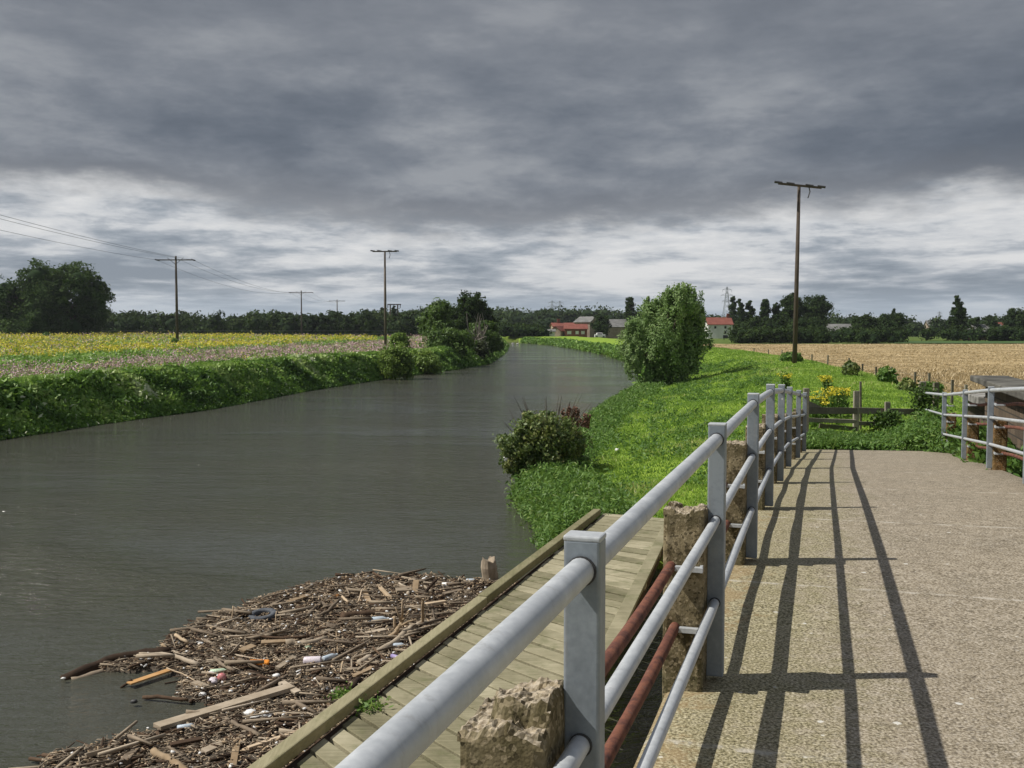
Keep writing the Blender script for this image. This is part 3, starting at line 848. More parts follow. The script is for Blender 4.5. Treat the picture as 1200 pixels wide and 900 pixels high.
def limbs(mb, base, lobes, r0, seed, split=.3):
    rd = random.Random(seed)
    top = max(l[2] for l in lobes)
    cxm = sum(l[0] for l in lobes) / len(lobes); cym = sum(l[1] for l in lobes) / len(lobes)
    pts = []; rs = []
    for k in range(6):
        f = k / 5
        pts.append(Vector((base[0] + (cxm - base[0]) * f + rd.uniform(-.1, .1) * r0 * 3, base[1] + (cym - base[1]) * f, base[2] + (top * .8 - base[2]) * f)))
        rs.append(r0 * (1.25 if k == 0 else 1 - .75 * f))
    mb.tube(pts, rs, 8)
    for l in lobes:
        f = rd.uniform(split, .6); i = min(4, int(f * 5)); p = pts[i].lerp(pts[i + 1], f * 5 - i)
        q = Vector(l[:3]); m_ = p.lerp(q, .5) + Vector((0, 0, -.06 * (q - p).length))
        mb.tube([p, m_, q, q + (q - m_).normalized() * l[3] * .4], [r0 * .42, r0 * .3, r0 * .16, r0 * .05], 6)


def lobes_for(kind, H, W, rd):
    L_ = []
    if kind == 'round':
        n = 11
        for i in range(n):
            a = rd.uniform(0, 6.28); f = rd.uniform(.32, .86)
            wr = math.sqrt(max(.05, 1 - ((f - .52) / .5) ** 2))
            r = W * .5 * wr * rd.uniform(.2, .68)
            s_ = W * rd.uniform(.17, .27)
            L_.append((r * math.cos(a), r * math.sin(a), H * f, s_, s_, min(s_ * rd.uniform(.8, 1.1), H * (1.0 - f) + .06 * H)))
        L_.append((0, 0, H * .55, W * .32, W * .32, H * .3))
    elif kind == 'poplar':
        n = 9
        for i in range(n):
            f = .14 + .80 * i / (n - 1); wr = (1 - f) ** .55 * min(1, f * 4) + .10
            L_.append((rd.uniform(-.12, .12) * W, rd.uniform(-.12, .12) * W, H * f, W * .42 * wr + .02 * W, W * .42 * wr + .02 * W, H * .12))
    elif kind == 'bush':
        n = 9
        for i in range(n):
            a = rd.uniform(0, 6.28); f = rd.uniform(.18, .72); r = W * .5 * rd.uniform(.15, .62) * (1.15 - f * .6)
            s_ = W * rd.uniform(.18, .28)
            L_.append((r * math.cos(a), r * math.sin(a), H * f, s_, s_, min(s_, H * (1.02 - f))))
        L_.append((0, 0, H * .4, W * .38, W * .38, H * .38))
    elif kind == 'tall':
        n = 10
        for i in range(n):
            a = rd.uniform(0, 6.28); f = .18 + .72 * i / (n - 1); r = W * .22 * rd.uniform(.1, 1) * (1.1 - f * .6)
            s_ = W * rd.uniform(.22, .32) * (1.15 - .5 * f)
            L_.append((r * math.cos(a), r * math.sin(a), H * f, s_, s_, H * .12))
    return L_


def tree(name, px, ytop, wpx, Y, kind, m, n, leaf, label, cat='tree', group=None, seed=1, H=None, trunk=True, lobes=None, base_z=None, core=.5, sig=.24, clumps=12, droop=0.0):
    p = at(px, ytop, Y); x = p.x
    zb = gz(x, Y) if base_z is None else base_z
    zb = max(zb, ZW - .1)
    H = p.z - zb; W = wpx * Y / F
    rd = random.Random(seed)
    root = empty(name, (x, Y, zb), label, cat, group)
    L_ = lobes(H, W, rd) if lobes else lobes_for(kind, H, W, rd)
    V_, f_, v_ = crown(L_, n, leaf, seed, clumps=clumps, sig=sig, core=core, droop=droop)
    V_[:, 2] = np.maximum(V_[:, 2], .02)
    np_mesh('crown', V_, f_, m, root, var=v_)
    if trunk:
        mb = MB(); limbs(mb, (0, 0, -.3), L_, max(.05, W * .035), seed); mb.build('trunk', M['bark'], root, smooth_=True)
    return root

# --- the silvery willow leaning over the water
def willow_lobes(H, W, rd):
    L_ = []
    for (fx, fz, s_) in ((-.02, .36, .24), (.0, .58, .24), (.06, .70, .2), (-.30, .45, .22), (-.22, .62, .20), (-.05, .72, .2), (.13, .82, .17), (.27, .83, .16), (.33, .66, .19), (.33, .46, .2), (.15, .55, .24), (-.06, .45, .25),
                         (-.32, .26, .17), (-.18, .15, .16), (.05, .25, .26), (.22, .28, .2), (-.40, .33, .12), (.02, .90, .09), (.20, .93, .09), (.36, .88, .07), (-.16, .80, .09), (-.38, .56, .11)):
        L_.append((fx * W, rd.uniform(-.22, .22) * W, fz * H, s_ * W, s_ * W, min(s_ * W * 1.1, H * (1.02 - fz))))
    return L_
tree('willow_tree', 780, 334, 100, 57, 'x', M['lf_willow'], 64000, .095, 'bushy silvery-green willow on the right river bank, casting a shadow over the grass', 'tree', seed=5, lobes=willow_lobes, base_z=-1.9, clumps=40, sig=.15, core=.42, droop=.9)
# --- big poplars at far left
def popl_lobes(H, W, rd):
    L_ = []
    for (fx, fz, s_) in ((-.30, .60, .15), (-.18, .76, .15), (.0, .80, .16), (.17, .80, .15), (.30, .74, .14), (.38, .60, .12), (.28, .52, .15), (.08, .56, .2), (-.12, .52, .2),
                         (-.36, .42, .11), (.30, .36, .12), (-.22, .28, .17), (.02, .28, .2), (.2, .26, .15), (-.05, .12, .2), (.43, .70, .07), (-.40, .66, .07), (.22, .12, .14), (-.26, .12, .14)):
        L_.append((fx * W, rd.uniform(-.2, .2) * W, fz * H, s_ * W, s_ * W, min(s_ * W * 1.0, H * (1.0 - fz))))
    return L_
tree('poplar_clump', 57, 308, 146, 205, 'x', M['lf_poplar_shade'], 42000, .36, 'huge broad dark green tree standing alone at the far left beyond the yellow meadow', 'tree', seed=8, lobes=popl_lobes, clumps=34, core=.55, sig=.16)
tree('broadleaf_tree', -22, 336, 50, 212, 'round', M['lf_poplar_shade'], 5000, .4, 'dark tree cut off by the left edge of the view beside the huge broad tree', 'tree', seed=9)

# --- the trees where the river bends on the left
tree('broadleaf_tree', 510, 351, 50, 112, 'round', M['lf_mid'], 11000, .22, 'bright mid-green tree behind the riverside bushes left of the river bend', 'tree', seed=21, clumps=16)
tree('broadleaf_tree', 552, 346, 56, 150, 'round', M['lf_shade'], 12000, .26, 'tall round-topped dark tree at the left of the river bend', 'tree', seed=22, clumps=14)
tree('riverside_willow', 566, 369, 44, 118, 'bush', M['lf_mid'], 10000, .2, 'rounded green willow overhanging the water at the left of the bend', 'tree', seed=23, clumps=14)
tree('riverside_bush', 530, 388, 66, 97, 'bush', M['lf_mid'], 12000, .16, 'wide green bush spilling down to the water on the left bank before the bend', 'bush', seed=24, clumps=16)
tree('riverside_bush', 558, 398, 36, 104, 'bush', M['lf_grey'], 6000, .16, 'dull grey-green bush at the water under the rounded willow', 'bush', seed=25)
tree('riverside_bush', 461, 392, 44, 74, 'bush', M['lf_yel'], 9000, .12, 'rounded yellow-green bush on top of the left bank', 'bush', seed=26, clumps=14)
tree('riverside_bush', 468, 384, 28, 100, 'bush', M['lf_yel'], 4500, .16, 'small olive bush behind the rounded yellow-green bush', 'bush', seed=27)
tree('riverside_bush', 497, 408, 46, 83, 'bush', M['lf_yel'], 7000, .13, 'low leafy bush on the left bank between the yellow-green bush and the wide green one', 'bush', seed=28, clumps=14)
# grey bare twigs in the rounded willow
dt = MB(); rdm = random.Random(3)
bp = at(560, 420, 112)
for i in range(26):
    e = at(rdm.uniform(545, 572), rdm.uniform(366, 398), 110 + rdm.uniform(-1, 3)); s0 = Vector((bp.x + rdm.uniform(-1, 1), 112, -.8))
    mdl = s0.lerp(e, .6) + Vector((rdm.uniform(-.4, .4), 0, .2))
    dt.tube([s0, mdl, e], [.09, .06, .02], 5)
tag(dt.build('dead_tree', plain('bleached_twigs', (.16, .14, .12), (.26, .23, .20))), 'leafless grey branches rising among the trees at the left of the bend', 'tree')

# --- trees of the far right, beyond the stubble field
T = [
 ('broadleaf_tree', 706, 371, 26, 285, 'round', 'round dark tree right in front of the grey farm barns', None),
 ('poplar_tree', 738, 348, 20, 300, 'tall', 'tall dark poplar just left behind the silvery willow', None),
 ('broadleaf_tree', 748, 360, 20, 300, 'round', 'dark tree between the tall poplar and the silvery willow', None),
 ('poplar_tree', 860, 349, 13, 310, 'poplar', 'narrow dark poplar beside the white farmhouse', None),
 ('poplar_tree', 869, 353, 12, 266, 'poplar', 'slim dark poplar, second to the right of the white farmhouse', None),
 ('poplar_tree', 879, 354, 13, 266, 'poplar', 'slim dark poplar, third to the right of the white farmhouse', None),
 ('poplar_tree', 897, 351, 18, 262, 'tall', 'slender dark tree left of the broad tree behind the tall pole', None),
 ('poplar_tree', 909, 355, 18, 262, 'tall', 'slightly shorter slender dark tree touching the broad tree behind the tall pole', None),
 ('broadleaf_tree', 880, 372, 36, 255, 'bush', 'dark thicket at the edge of the stubble right of the white farmhouse', None),
 ('broadleaf_tree', 900, 372, 34, 252, 'bush', 'dark thicket below the slender trees left of the tall pole', None),
 ('broadleaf_tree', 926, 338, 36, 245, 'round', 'broad dark tree directly behind the tall pole', None),
 ('broadleaf_tree', 957, 340, 42, 248, 'round', 'broad dark tree just right of the tall pole', None),
 ('broadleaf_tree', 948, 368, 52, 240, 'bush', 'dark undergrowth beneath the broad trees by the tall pole', None),
 ('broadleaf_tree', 1013, 366, 36, 236, 'bush', 'dense dark tree at the stubble edge, right of the grey barn', None),
 ('broadleaf_tree', 1040, 367, 38, 236, 'bush', 'dense dark tree at the stubble edge, left of the green strip', None),
 ('poplar_tree', 1047, 361, 5, 300, 'poplar', 'tiny pointed treetop poking up behind the dense dark trees', None),
 ('poplar_tree', 1121, 349, 17, 245, 'poplar', 'tall pointed dark poplar at the right, highest of the far trees there', None),
 ('poplar_tree', 1130, 360, 8, 247, 'poplar', 'short leafy poplar leaning on the tall pointed one', None),
 ('broadleaf_tree', 1141, 371, 18, 300, 'round', 'small round tree right of the tall pointed poplar', None),
 ('broadleaf_tree', 1162, 370, 20, 300, 'round', 'flat-topped round tree above the red-roofed sheds', None),
 ('broadleaf_tree', 1193, 362, 34, 262, 'round', 'large dark tree cut by the right edge of the view', None),
 ('broadleaf_tree', 1180, 385, 46, 245, 'bush', 'dark hedge-like bush at the right edge beyond the green strip', None),
]
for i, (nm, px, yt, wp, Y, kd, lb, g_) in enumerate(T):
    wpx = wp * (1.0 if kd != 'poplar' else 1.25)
    tree(nm, px, yt, wpx, Y, kd, M['lf_shade'], 4000 + int(200 * wp), .33, lb, 'tree', g_, seed=60 + i, clumps=10)

# --- far woods: one mass
def wood(name, prof, Y0, Y1, n, label, leaf, m, seed, zbase=None, wmin=6, wmax=12, per=620):
    rg = np.random.default_rng(seed); rd = random.Random(seed)
    Vs = []; qs = []; vs = []; tr = []; o_ = 0
    xs = [p[0] for p in prof]; ys = [p[1] for p in prof]
    for i in range(n):
        px = rg.uniform(xs[0], xs[-1]); Y = rg.uniform(Y0, Y1)
        yt = np.interp(px, xs, ys) + rg.normal() * 1.1 + (3.5 * (1 - (Y - Y0) / (Y1 - Y0 + 1e-6)) if i % 3 else 0)
        p = at(px, yt, Y); zb = gz(p.x, Y) if zbase is None else zbase
        H = max(3, p.z - zb); W = rg.uniform(wmin, wmax)
        kd = 'bush' if rg.random() < .5 else 'round'
        if rg.random() < .02: kd = 'poplar'; W *= .35; H *= 1.05
        L_ = lobes_for(kd, H, W, rd)[::2]
        V_, f_, v_ = crown(L_, per, leaf, seed * 1000 + i, clumps=7, core=.55, sig=.3)
        V_[:, 2] = np.maximum(V_[:, 2], 0)
        V_ += np.array([p.x, Y, zb])
        tv = rg.uniform(-.2, .2)
        Vs.append(V_); vs.append(np.clip(v_ + tv, 0, 1)); qs.append(f_[0] + o_); tr.append(f_[1] + o_); o_ += len(V_)
    o = np_mesh(name, np.concatenate(Vs), [np.concatenate(qs), np.concatenate(tr)], m, var=np.concatenate(vs))
    tag(o, label, 'wood', kind='stuff'); return o
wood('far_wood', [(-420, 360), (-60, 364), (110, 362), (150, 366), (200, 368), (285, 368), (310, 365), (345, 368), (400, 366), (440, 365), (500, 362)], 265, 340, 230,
     'dark line of woodland along the horizon behind the yellow meadow', .62, M['lf_far_shade'], 4)
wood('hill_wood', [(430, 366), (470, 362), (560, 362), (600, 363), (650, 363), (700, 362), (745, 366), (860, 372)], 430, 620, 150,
     'dark wooded rise on the horizon beyond the river bend', .9, M['lf_far_shade'], 5, wmin=12, wmax=24, per=420)
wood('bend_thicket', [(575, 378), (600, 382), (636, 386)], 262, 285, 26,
     'dark thicket on the far side of the river bend', .45, M['lf_shade'], 6, wmin=6, wmax=10)
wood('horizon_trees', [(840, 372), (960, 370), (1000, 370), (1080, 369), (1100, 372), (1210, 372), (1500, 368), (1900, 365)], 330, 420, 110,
     'low dark band of trees on the horizon beyond the stubble field', .7, M['lf_far_shade'], 7, wmin=10, wmax=18)

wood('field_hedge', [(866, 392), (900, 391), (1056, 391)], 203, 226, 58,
     'low dark hedge and scrub along the far side of the stubble field', .35, M['lf_shade'], 11, wmin=4, wmax=8, per=420)
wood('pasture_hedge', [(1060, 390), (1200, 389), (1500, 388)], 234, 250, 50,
     'low dark hedge beyond the green pasture strip at the far right', .35, M['lf_shade'], 13, wmin=4, wmax=8, per=420)
# ------------------------------------------------------------------ left bank vegetation and the flower meadow
def loguni(n, a, b, rg): return a * (b / a) ** rg.random(n)
rg = np.random.default_rng(77)
n = 150000
Y = np.where(rg.random(n) < .88, loguni(n, 24, 104, rg), rg.uniform(104, 215, n)); a = rg.beta(1.3, 1.5, n) * 3.0 - .75
X = Lx(Y) - a
gl = terrain(X, Y)
hgt = .35 + .75 * fbm(X * .9, Y * .9, 31) + .7 * fbm(X * .3, Y * .3, 33)
zt_ = np.maximum(gl, ZW) + hgt * rg.beta(2.2, 1.2, n) * smooth(a, -.9, .3)
zt_ = np.minimum(zt_, -.62 + .55 * fbm(X * .5, Y * .5, 8))
cl = fbm(X * 1.6 + 3, Y * 1.6 + zt_ * 2, 17)
ok = (zt_ > ZW + .02) & (rg.random(n) < .35 + cl)
P = np.stack([X, Y, zt_], 1)[ok]
vv = np.clip((fbm(P[:, 0] * .8, P[:, 1] * .8 + P[:, 2], 41) - .5) * 1.8 + .45 + .25 * (P[:, 2] + 1.3) + rg.normal(0, .15, len(P)), 0, .93)  # lighter with height: sunlit tops and shaded foot put into the leaf colour
wht = rg.random(len(P)) < .008; vv[wht] = 1
V_ = quads_from(P, .08 + P[:, 1] * .0012, rg, np.array([.5, -.5, .4]), aspect=2.0)
o = np_mesh('bank_weeds', V_, [qidx(len(P))], M['lf_bank'], var=np.repeat(vv, 4))
tag(o, 'dense nettles and weeds hanging over the left river bank', 'weeds', kind='stuff')
# meadow plants behind the bank weeds
rg = np.random.default_rng(78)
n = 60000
Y = loguni(n, 30, 320, rg); px = rg.uniform(-420, 640, n); X = (px - 600) / F * Y
a = Lx(Y) - X
ok = (a > 1.6) & (Y < 250)
X, Y, a = X[ok], Y[ok], a[ok]; n = len(X)
Z = terrain(X, Y)
bn = fbm(X * .16, Y * .07, 51) ; bn2 = fbm(X * .7, Y * .35, 52)
bn3 = fbm(X * .045, Y * .03, 53)
aa = a + (bn - .5) * 7 + (bn2 - .5) * 6 + (bn3 - .5) * 12
kind_ = np.full(n, 0)                                     # 0 green 1 pink 2 yellow 3 dry
r_ = rg.random(n)
pinkm = (aa > 3.2) & (aa < 9) | ((Y > 75) & (aa < 16) & (aa > 2))
kind_[pinkm & (r_ < .34)] = 1
kind_[pinkm & (r_ >= .62) & (r_ < .68)] = 3
kind_[pinkm & (r_ >= .68) & (r_ < .70)] = 2
yelm = (aa > 24) & (Y > 62)
ypatch = fbm(X * .12, Y * .05, 57)
kind_[yelm & (r_ < .16 + .42 * smooth(ypatch, .42, .6))] = 2
kind_[yelm & (r_ > .90)] = 3
kind_[yelm & (r_ > .86) & (r_ < .90)] = 1
kind_[(kind_ == 0) & (r_ > .992)] = 4
hh = np.where(kind_ == 1, .62, .5) * rg.uniform(.6, 1.25, n) * (.8 + .5 * bn2)
fs = .03 + Y * .00065
# greens
sel = np.repeat(np.arange(n), 4)
jit = rg.normal(size=(len(sel), 3)) * np.array([.22, .22, 0]) * (1 + Y[sel] / 90)[:, None]
P = np.stack([X[sel], Y[sel], Z[sel] + hh[sel] * rg.uniform(.15, .85, len(sel))], 1) + jit
V_ = quads_from(P, fs[sel] * 2.0, rg, np.array([0, -.4, .6]), aspect=1.9)
gv = np.clip((bn2[sel] - .5) * .8 + .62 + rg.normal(0, .12, len(sel)), 0, .93)
o = np_mesh('meadow_plants', V_, [qidx(len(P))], M['lf_bank'], var=np.repeat(gv, 4)); tag(o, 'knee-high green growth of the meadow behind the left bank', 'meadow', kind='stuff')
for kk, mm, nm, lb, per, sc in ((2, 'yellow', 'ragwort_flowers', 'sheet of yellow ragwort flowers across the left meadow', 11, 1.5), (1, 'pink', 'pink_flowers', 'dusky pink willowherb band along the left meadow', 12, 1.5),
                            (3, 'wheat', 'dry_grass', 'dry straw-coloured grass patches in the left meadow', 3, 1.5), (4, 'white_fl', 'white_flowers', 'scattered white flower heads in the left meadow', 3, 1.2)):
    s_ = np.where(kind_ == kk)[0]
    if not len(s_): continue
    sel = np.repeat(s_, per)
    jit = rg.normal(size=(len(sel), 3)) * np.array([.20, .20, .07]) * (1 + Y[sel] / 110)[:, None]
    P = np.stack([X[sel], Y[sel], Z[sel] + hh[sel]], 1) + jit
    V_ = quads_from(P, fs[sel] * sc * .72, rg, np.array([0, -.5, .7]), aspect=1.4)
    o = np_mesh(nm, V_, [qidx(len(P))], M[mm], var=np.repeat(rg.random(len(P)), 4)); tag(o, lb, 'flowers' if kk != 3 else 'grass', kind='stuff')
# small shrubs standing in the meadow
tree('meadow_shrub', 205, 396, 12, 118, 'bush', M['lf_nettle'], 1800, .14, 'small green shrub at the foot of the leftmost power pole', 'bush', seed=41, trunk=False)
tree('meadow_shrub', 55, 388, 9, 165, 'bush', M['lf_nettle'], 1200, .18, 'small green shrub in the yellow meadow below the huge broad tree', 'bush', seed=42, trunk=False)

# ------------------------------------------------------------------ grass on the right bank
rg = np.random.default_rng(80)
n = 420000
Y = loguni(n, 14.5, 150, rg); px = rg.uniform(560, 1330, n); X = (px - 600) / F * Y
a = X - Sx(Y)
tt2 = (X - (-.45 + .309 * Y)) * .955
ok = (a > .25) & (X < Cx(Y) + 5.2) & ~((tt2 > -.25) & (tt2 < 3.0) & (Y < 20.95)) & ~((Y < 15.5) & (X < 4.6))
X, Y = X[ok], Y[ok]; Z = terrain(X, Y); n = len(X)
ln_ = fbm(X * .45, Y * .45, 61); ln2 = fbm(X * 2.3, Y * 2.3, 62)
h = (.03 + .07 * ln2 ** 2) * (1 + .9 * (ln_ > .62)) * rg.uniform(.5, 1.3, n) + Y * .0006
var = np.clip((ln_ - .5) * 1.1 + .45 + rg.normal(0, .17, n) + .15 * (ln2 - .5), 0, 1)
V_ = blades(np.stack([X, Y, Z - .01], 1), h, .010 + Y * .0011, rg, .45)
o = np_mesh('grass', V_, [tidx(n)], M['grass'], var=np.repeat(var, 3)); tag(o, 'bright green grazed grass on the right river bank', 'grass', kind='stuff')

# rough weeds along the right water's edge and in tussocks
def weeds(name, X, Y, zlo, hmax, leaf, m, label, seed, per=14, spread=.13, vmin=0.0, aspect=2.0):
    rg = np.random.default_rng(seed); n = len(X)
    Z = np.maximum(terrain(X, Y), ZW)
    hh = hmax * rg.uniform(.5, 1.1, n)
    sel = np.repeat(np.arange(n), per)
    f = rg.random(len(sel))
    P = np.stack([X[sel] + rg.normal(0, spread, len(sel)), Y[sel] + rg.normal(0, spread, len(sel)), Z[sel] + zlo + hh[sel] * f], 1)
    V_ = quads_from(P, leaf * (1 + Y[sel] / 90), rg, np.array([0, -.3, .6]), aspect=aspect)
    pv = rg.random(n)
    vv = np.clip(pv[sel] * .4 + rg.random(len(sel)) * .5 + vmin, 0, 1)
    o = np_mesh(name, V_, [qidx(len(P))], m, var=np.repeat(vv, 4)); tag(o, label, 'weeds', kind='stuff'); return o
rg = np.random.default_rng(81)
n = 5200
Y = loguni(n, 16.6, 60, rg); X = Sx(Y) + rg.beta(1.2, 3, n) * 1.9 + .05
weeds('edge_weeds', X, Y, -.05, .38, .030, M['lf_nettle'], 'tall nettles and weeds along the right water edge beyond the jetty', 82, per=30, vmin=.12, aspect=3.0)
n = 2600
Y = loguni(n, 60, 250, rg); X = Sx(Y) + rg.beta(1.2, 3, n) * 2.5 + .05
weeds('reed_fringe', X, Y, -.05, 1.0, .09, M['lf_bank'], 'brownish reedy fringe along the far right water edge', 83, spread=.3)
# dock and thistle tussocks scattered over the bank
cx_ = []; cy_ = []
for i in range(230):
    yy = float(loguni(1, 19, 75, rg)[0]); xx = Sx(yy) + rg.uniform(.8, 7.5)
    k_ = rg.integers(4, 18)
    cx_ += list(xx + rg.normal(0, .28, k_)); cy_ += list(yy + rg.normal(0, .35, k_))
weeds('tussocks', np.array(cx_), np.array(cy_), 0, .20, .034, M['lf_nettle'], 'darker dock and thistle tussocks scattered in the bank grass', 84, per=10, spread=.07)
# nettles round the end of the path and under the timber fence
pts_ = []
for i in range(2600):
    u_ = rg.random(); pxx = rg.uniform(943, 1118); Yb = np.interp(pxx, [943, 1030, 1085, 1120], [21.15, 20.9, 20.0, 19.0]) + abs(rg.normal(0, 1.0)) * np.interp(pxx, [943, 1040, 1070], [.55, .7, 1.3])
    pts_.append(((pxx - 600) / F * Yb, Yb))
pts_ = np.array(pts_)
zz0 = terrain(pts_[:, 0], pts_[:, 1])
hm = np.interp((pts_[:, 0]) / pts_[:, 1] * F + 600, [943, 960, 1000, 1040, 1060, 1090, 1120], [.10, .16, .06, .04, .16, .50, .50])
rgw = np.random.default_rng(85); per = 40
sel = np.repeat(np.arange(len(pts_)), per); f = rgw.random(len(sel))
P = np.stack([pts_[sel, 0] + rgw.normal(0, .07, len(sel)), pts_[sel, 1] + rgw.normal(0, .07, len(sel)), np.maximum(zz0[sel], -1.15) + f * (hm[sel] * 1.0 + .15) * (.7 + .5 * rgw.random(len(pts_))[sel])], 1)
V_ = quads_from(P, .036, rgw, np.array([-.2, -.3, .6]), aspect=2.6)
vv = np.clip(rgw.random(len(pts_))[sel] * .5 + rgw.random(len(sel)) * .5, 0, 1)
nb_ = 5000
bi = rgw.integers(0, len(pts_), nb_); bi = bi[(pts_[bi, 0] / pts_[bi, 1] * F + 600) < 990]
BV = blades(np.stack([pts_[bi, 0], pts_[bi, 1], np.maximum(zz0[bi], -1.1)], 1), .35 * rgw.uniform(.6, 1.3, len(bi)), .018, rgw, .5)
o = np_mesh('path_end_weeds', np.concatenate([V_, BV]), [qidx(len(P)), tidx(len(bi), len(V_))], M['lf_nettle'], var=np.concatenate([np.repeat(vv, 4), np.repeat(rgw.uniform(.4, 1, len(bi)), 3)]))
tag(o, 'nettles and long grass at the end of the path below the timber fence', 'weeds', kind='stuff')
# weeds right of the path, behind the right railing
rg = np.random.default_rng(86)
n = 2400; Y = rg.uniform(6, 19.5, n); X = 2.38 + .309 * Y + rg.uniform(.25, .75, n)
weeds('wall_foot_weeds', X, Y, 0, .75, .05, M['lf_nettle'], 'leafy weeds between the right railing and the block wall', 87, per=22)

# ivy climbing round the two stout timber posts
for k_, (pxx, y0_, y1_, Yb, lb) in enumerate(((1083, 455, 505, 24.4, 'dark ivy wrapped round the tall timber post left of the right railing'), (1041, 486, 503, 24.0, 'ivy clump on the short timber fence post'))):
    rg = np.random.default_rng(90 + k_); n = 1500
    t_ = rg.random(n); A_ = at(pxx, y1_, Yb); B_ = at(pxx, y0_, Yb)
    P = np.array(A_)[None] + (np.array(B_) - np.array(A_))[None] * t_[:, None] + rg.normal(size=(n, 3)) * np.array([.16, .12, .08])
    o = np_mesh('ivy', quads_from(P, .06, rg, np.array([0, -.5, .3]), 1.3), [qidx(n)], M['lf_mid'], var=np.repeat(rg.random(n) * .6, 4)); tag(o, lb, 'ivy')

# shrubs dotted on the field edge
for (pxx, yt, wp, Y, lb) in ((997, 419, 20, 46, 'small round thorn bush on the crest of the grass bank by the stubble'), (1040, 429, 26, 41, 'rounded dark green shrub at the near edge of the stubble field'),
                             (1064, 440, 22, 37, 'lower shrub just right of the rounded dark green shrub'), (1092, 449, 30, 33, 'weedy shrub behind the two stout timber posts'), (928, 414, 30, 66, 'low scrub around the foot of the tall pole')):
    tree('field_shrub', pxx, yt, wp, Y, 'bush', M['lf_nettle'] if wp > 25 else M['lf_bush'], 2600, .06 + Y * .0008, lb, 'bush', seed=int(pxx), trunk=False, base_z=gz(at(pxx, yt, Y).x, Y) - .1)

# ------------------------------------------------------------------ the bush over the water, in the near right bank
def nb_lobes(H, W, rd):
    L_ = []
    for (fx, fz, s_) in ((-.28, .62, .2), (-.1, .74, .2), (.1, .70, .2), (.25, .55, .18), (-.34, .40, .16), (-.22, .28, .18), (.0, .45, .26), (.2, .35, .2), (-.05, .2, .2), (-.40, .55, .1), (.38, .45, .1), (-.18, .88, .08), (.02, .92, .07)):
        L_.append((fx * W, rd.uniform(-.25, .25) * W, fz * H, s_ * W, s_ * W, min(s_ * W * .95, H * (1.03 - fz))))
    return L_
nbr = tree('riverside_bush', 640, 477, 110, 23.3, 'x', M['lf_bush'], 26000, .05, 'big olive-green bush overhanging the water just beyond the jetty', 'bush', seed=31, lobes=nb_lobes, base_z=-2.1, clumps=26, core=.5, sig=.2)
tw = MB(); rdm = random.Random(5)
for i in range(60):
    a0 = rdm.uniform(0, 6.28); s0 = Vector((rdm.uniform(-.2, .2), rdm.uniform(-.2, .2), 0)); e = Vector((math.cos(a0) * rdm.uniform(.3, 1.1), math.sin(a0) * rdm.uniform(.3, .9), rdm.uniform(1.1, 2.25)))
    tw.tube([s0, s0.lerp(e, .55) + Vector((0, 0, .18)), e], [.02, .012, .004], 4)
tw.build('twigs', M['bark'], nbr)
# reddish dead dock stalks
for i, (pxx, yt) in enumerate(((664, 478), (672, 474), (684, 486))):
    ds = MB(); rdm = random.Random(i + 50); b0 = at(pxx + 6, 502, 24.6 + .3 * i)
    for k_ in range(16):
        e = at(pxx + rdm.uniform(-7, 7), yt + rdm.uniform(0, 14), 24.6 + .3 * i); ds.tube([b0, b0.lerp(e, .6) + Vector((rdm.uniform(-.04, .04), 0, 0)), e], [.012, .01, .006], 4)
        for q_ in range(9):
            c = b0.lerp(e, rdm.uniform(.55, 1)) + Vector((rdm.uniform(-.03, .03), rdm.uniform(-.03, .03), rdm.uniform(-.02, .03))); ds.box(c, (.035, .035, .05), Matrix.Rotation(rdm.uniform(0, 3), 3, 'X'))
    tag(ds.build('dock_stalks', M['dead']), ['leftmost reddish dead dock stalk behind the big olive bush', 'tallest reddish dead dock stalk behind the big olive bush', 'shorter dark red dock stalk at the right of the group by the big olive bush'][i], 'plant')

# ragwort plants with yellow heads
def ragwort(x, y, zb, h, wd, seed, label, heads=46):
    rdm = random.Random(seed); rgr = np.random.default_rng(seed)
    root = empty('ragwort_plant', (x, y, zb), label, 'plant', 'yellow ragwort plants on the right bank')
    st = MB(); hp = []
    for i in range(12):
        e = Vector((rdm.uniform(-wd, wd) / 2, rdm.uniform(-wd, wd) / 2, h * rdm.uniform(.75, 1.0))); st.tube([(0, 0, -.1), tuple(e * .5 + Vector((0, 0, .05))), tuple(e)], [.012, .009, .005], 4); hp.append(e)
    st.build('stem', M['lf_nettle'], root)
    n = 420; P = rgr.normal(size=(n, 3)) * np.array([wd * .24, wd * .24, h * .22]) + np.array([0, 0, h * .5])
    np_mesh('leaves', quads_from(P, .055, rgr, np.array([0, 0, .5]), 2.0), [qidx(n)], M['lf_nettle'], root, var=np.repeat(rgr.random(n), 4))
    P = []
    for e in hp:
        for k_ in range(heads // 2): P.append(np.array(e) + np.array([rdm.gauss(0, .055), rdm.gauss(0, .055), rdm.gauss(0, .022)]))
    P = np.array(P)
    np_mesh('flower_heads', quads_from(P, .038, rgr, np.array([0, -.3, 1.0]), 1.1), [qidx(len(P))], M['yellow'], root, var=np.repeat(rgr.random(len(P)), 4))
for i, (pxx, yt, Y, wd, lb) in enumerate(((956, 464, 25.0, .55, 'lowest yellow ragwort plant behind the left end of the timber fence'), (966, 459, 25.6, .55, 'yellow ragwort plant in the middle of the clump behind the timber fence'),
        (978, 453, 26.2, .60, 'tallest ragwort plant of the clump behind the timber fence'), (986, 456, 26.6, .45, 'rightmost ragwort plant of the clump behind the timber fence'),
        (970, 440, 32, .38, 'small lone ragwort above the clump on the bank crest'), (920, 437, 36, .40, 'tiny distant ragwort on the grass slope left of the railing end'))):
    p = at(pxx, yt, Y); zb = gz(p.x, Y); ragwort(p.x, Y, zb, max(.35, p.z - zb), wd, 400 + i, lb)

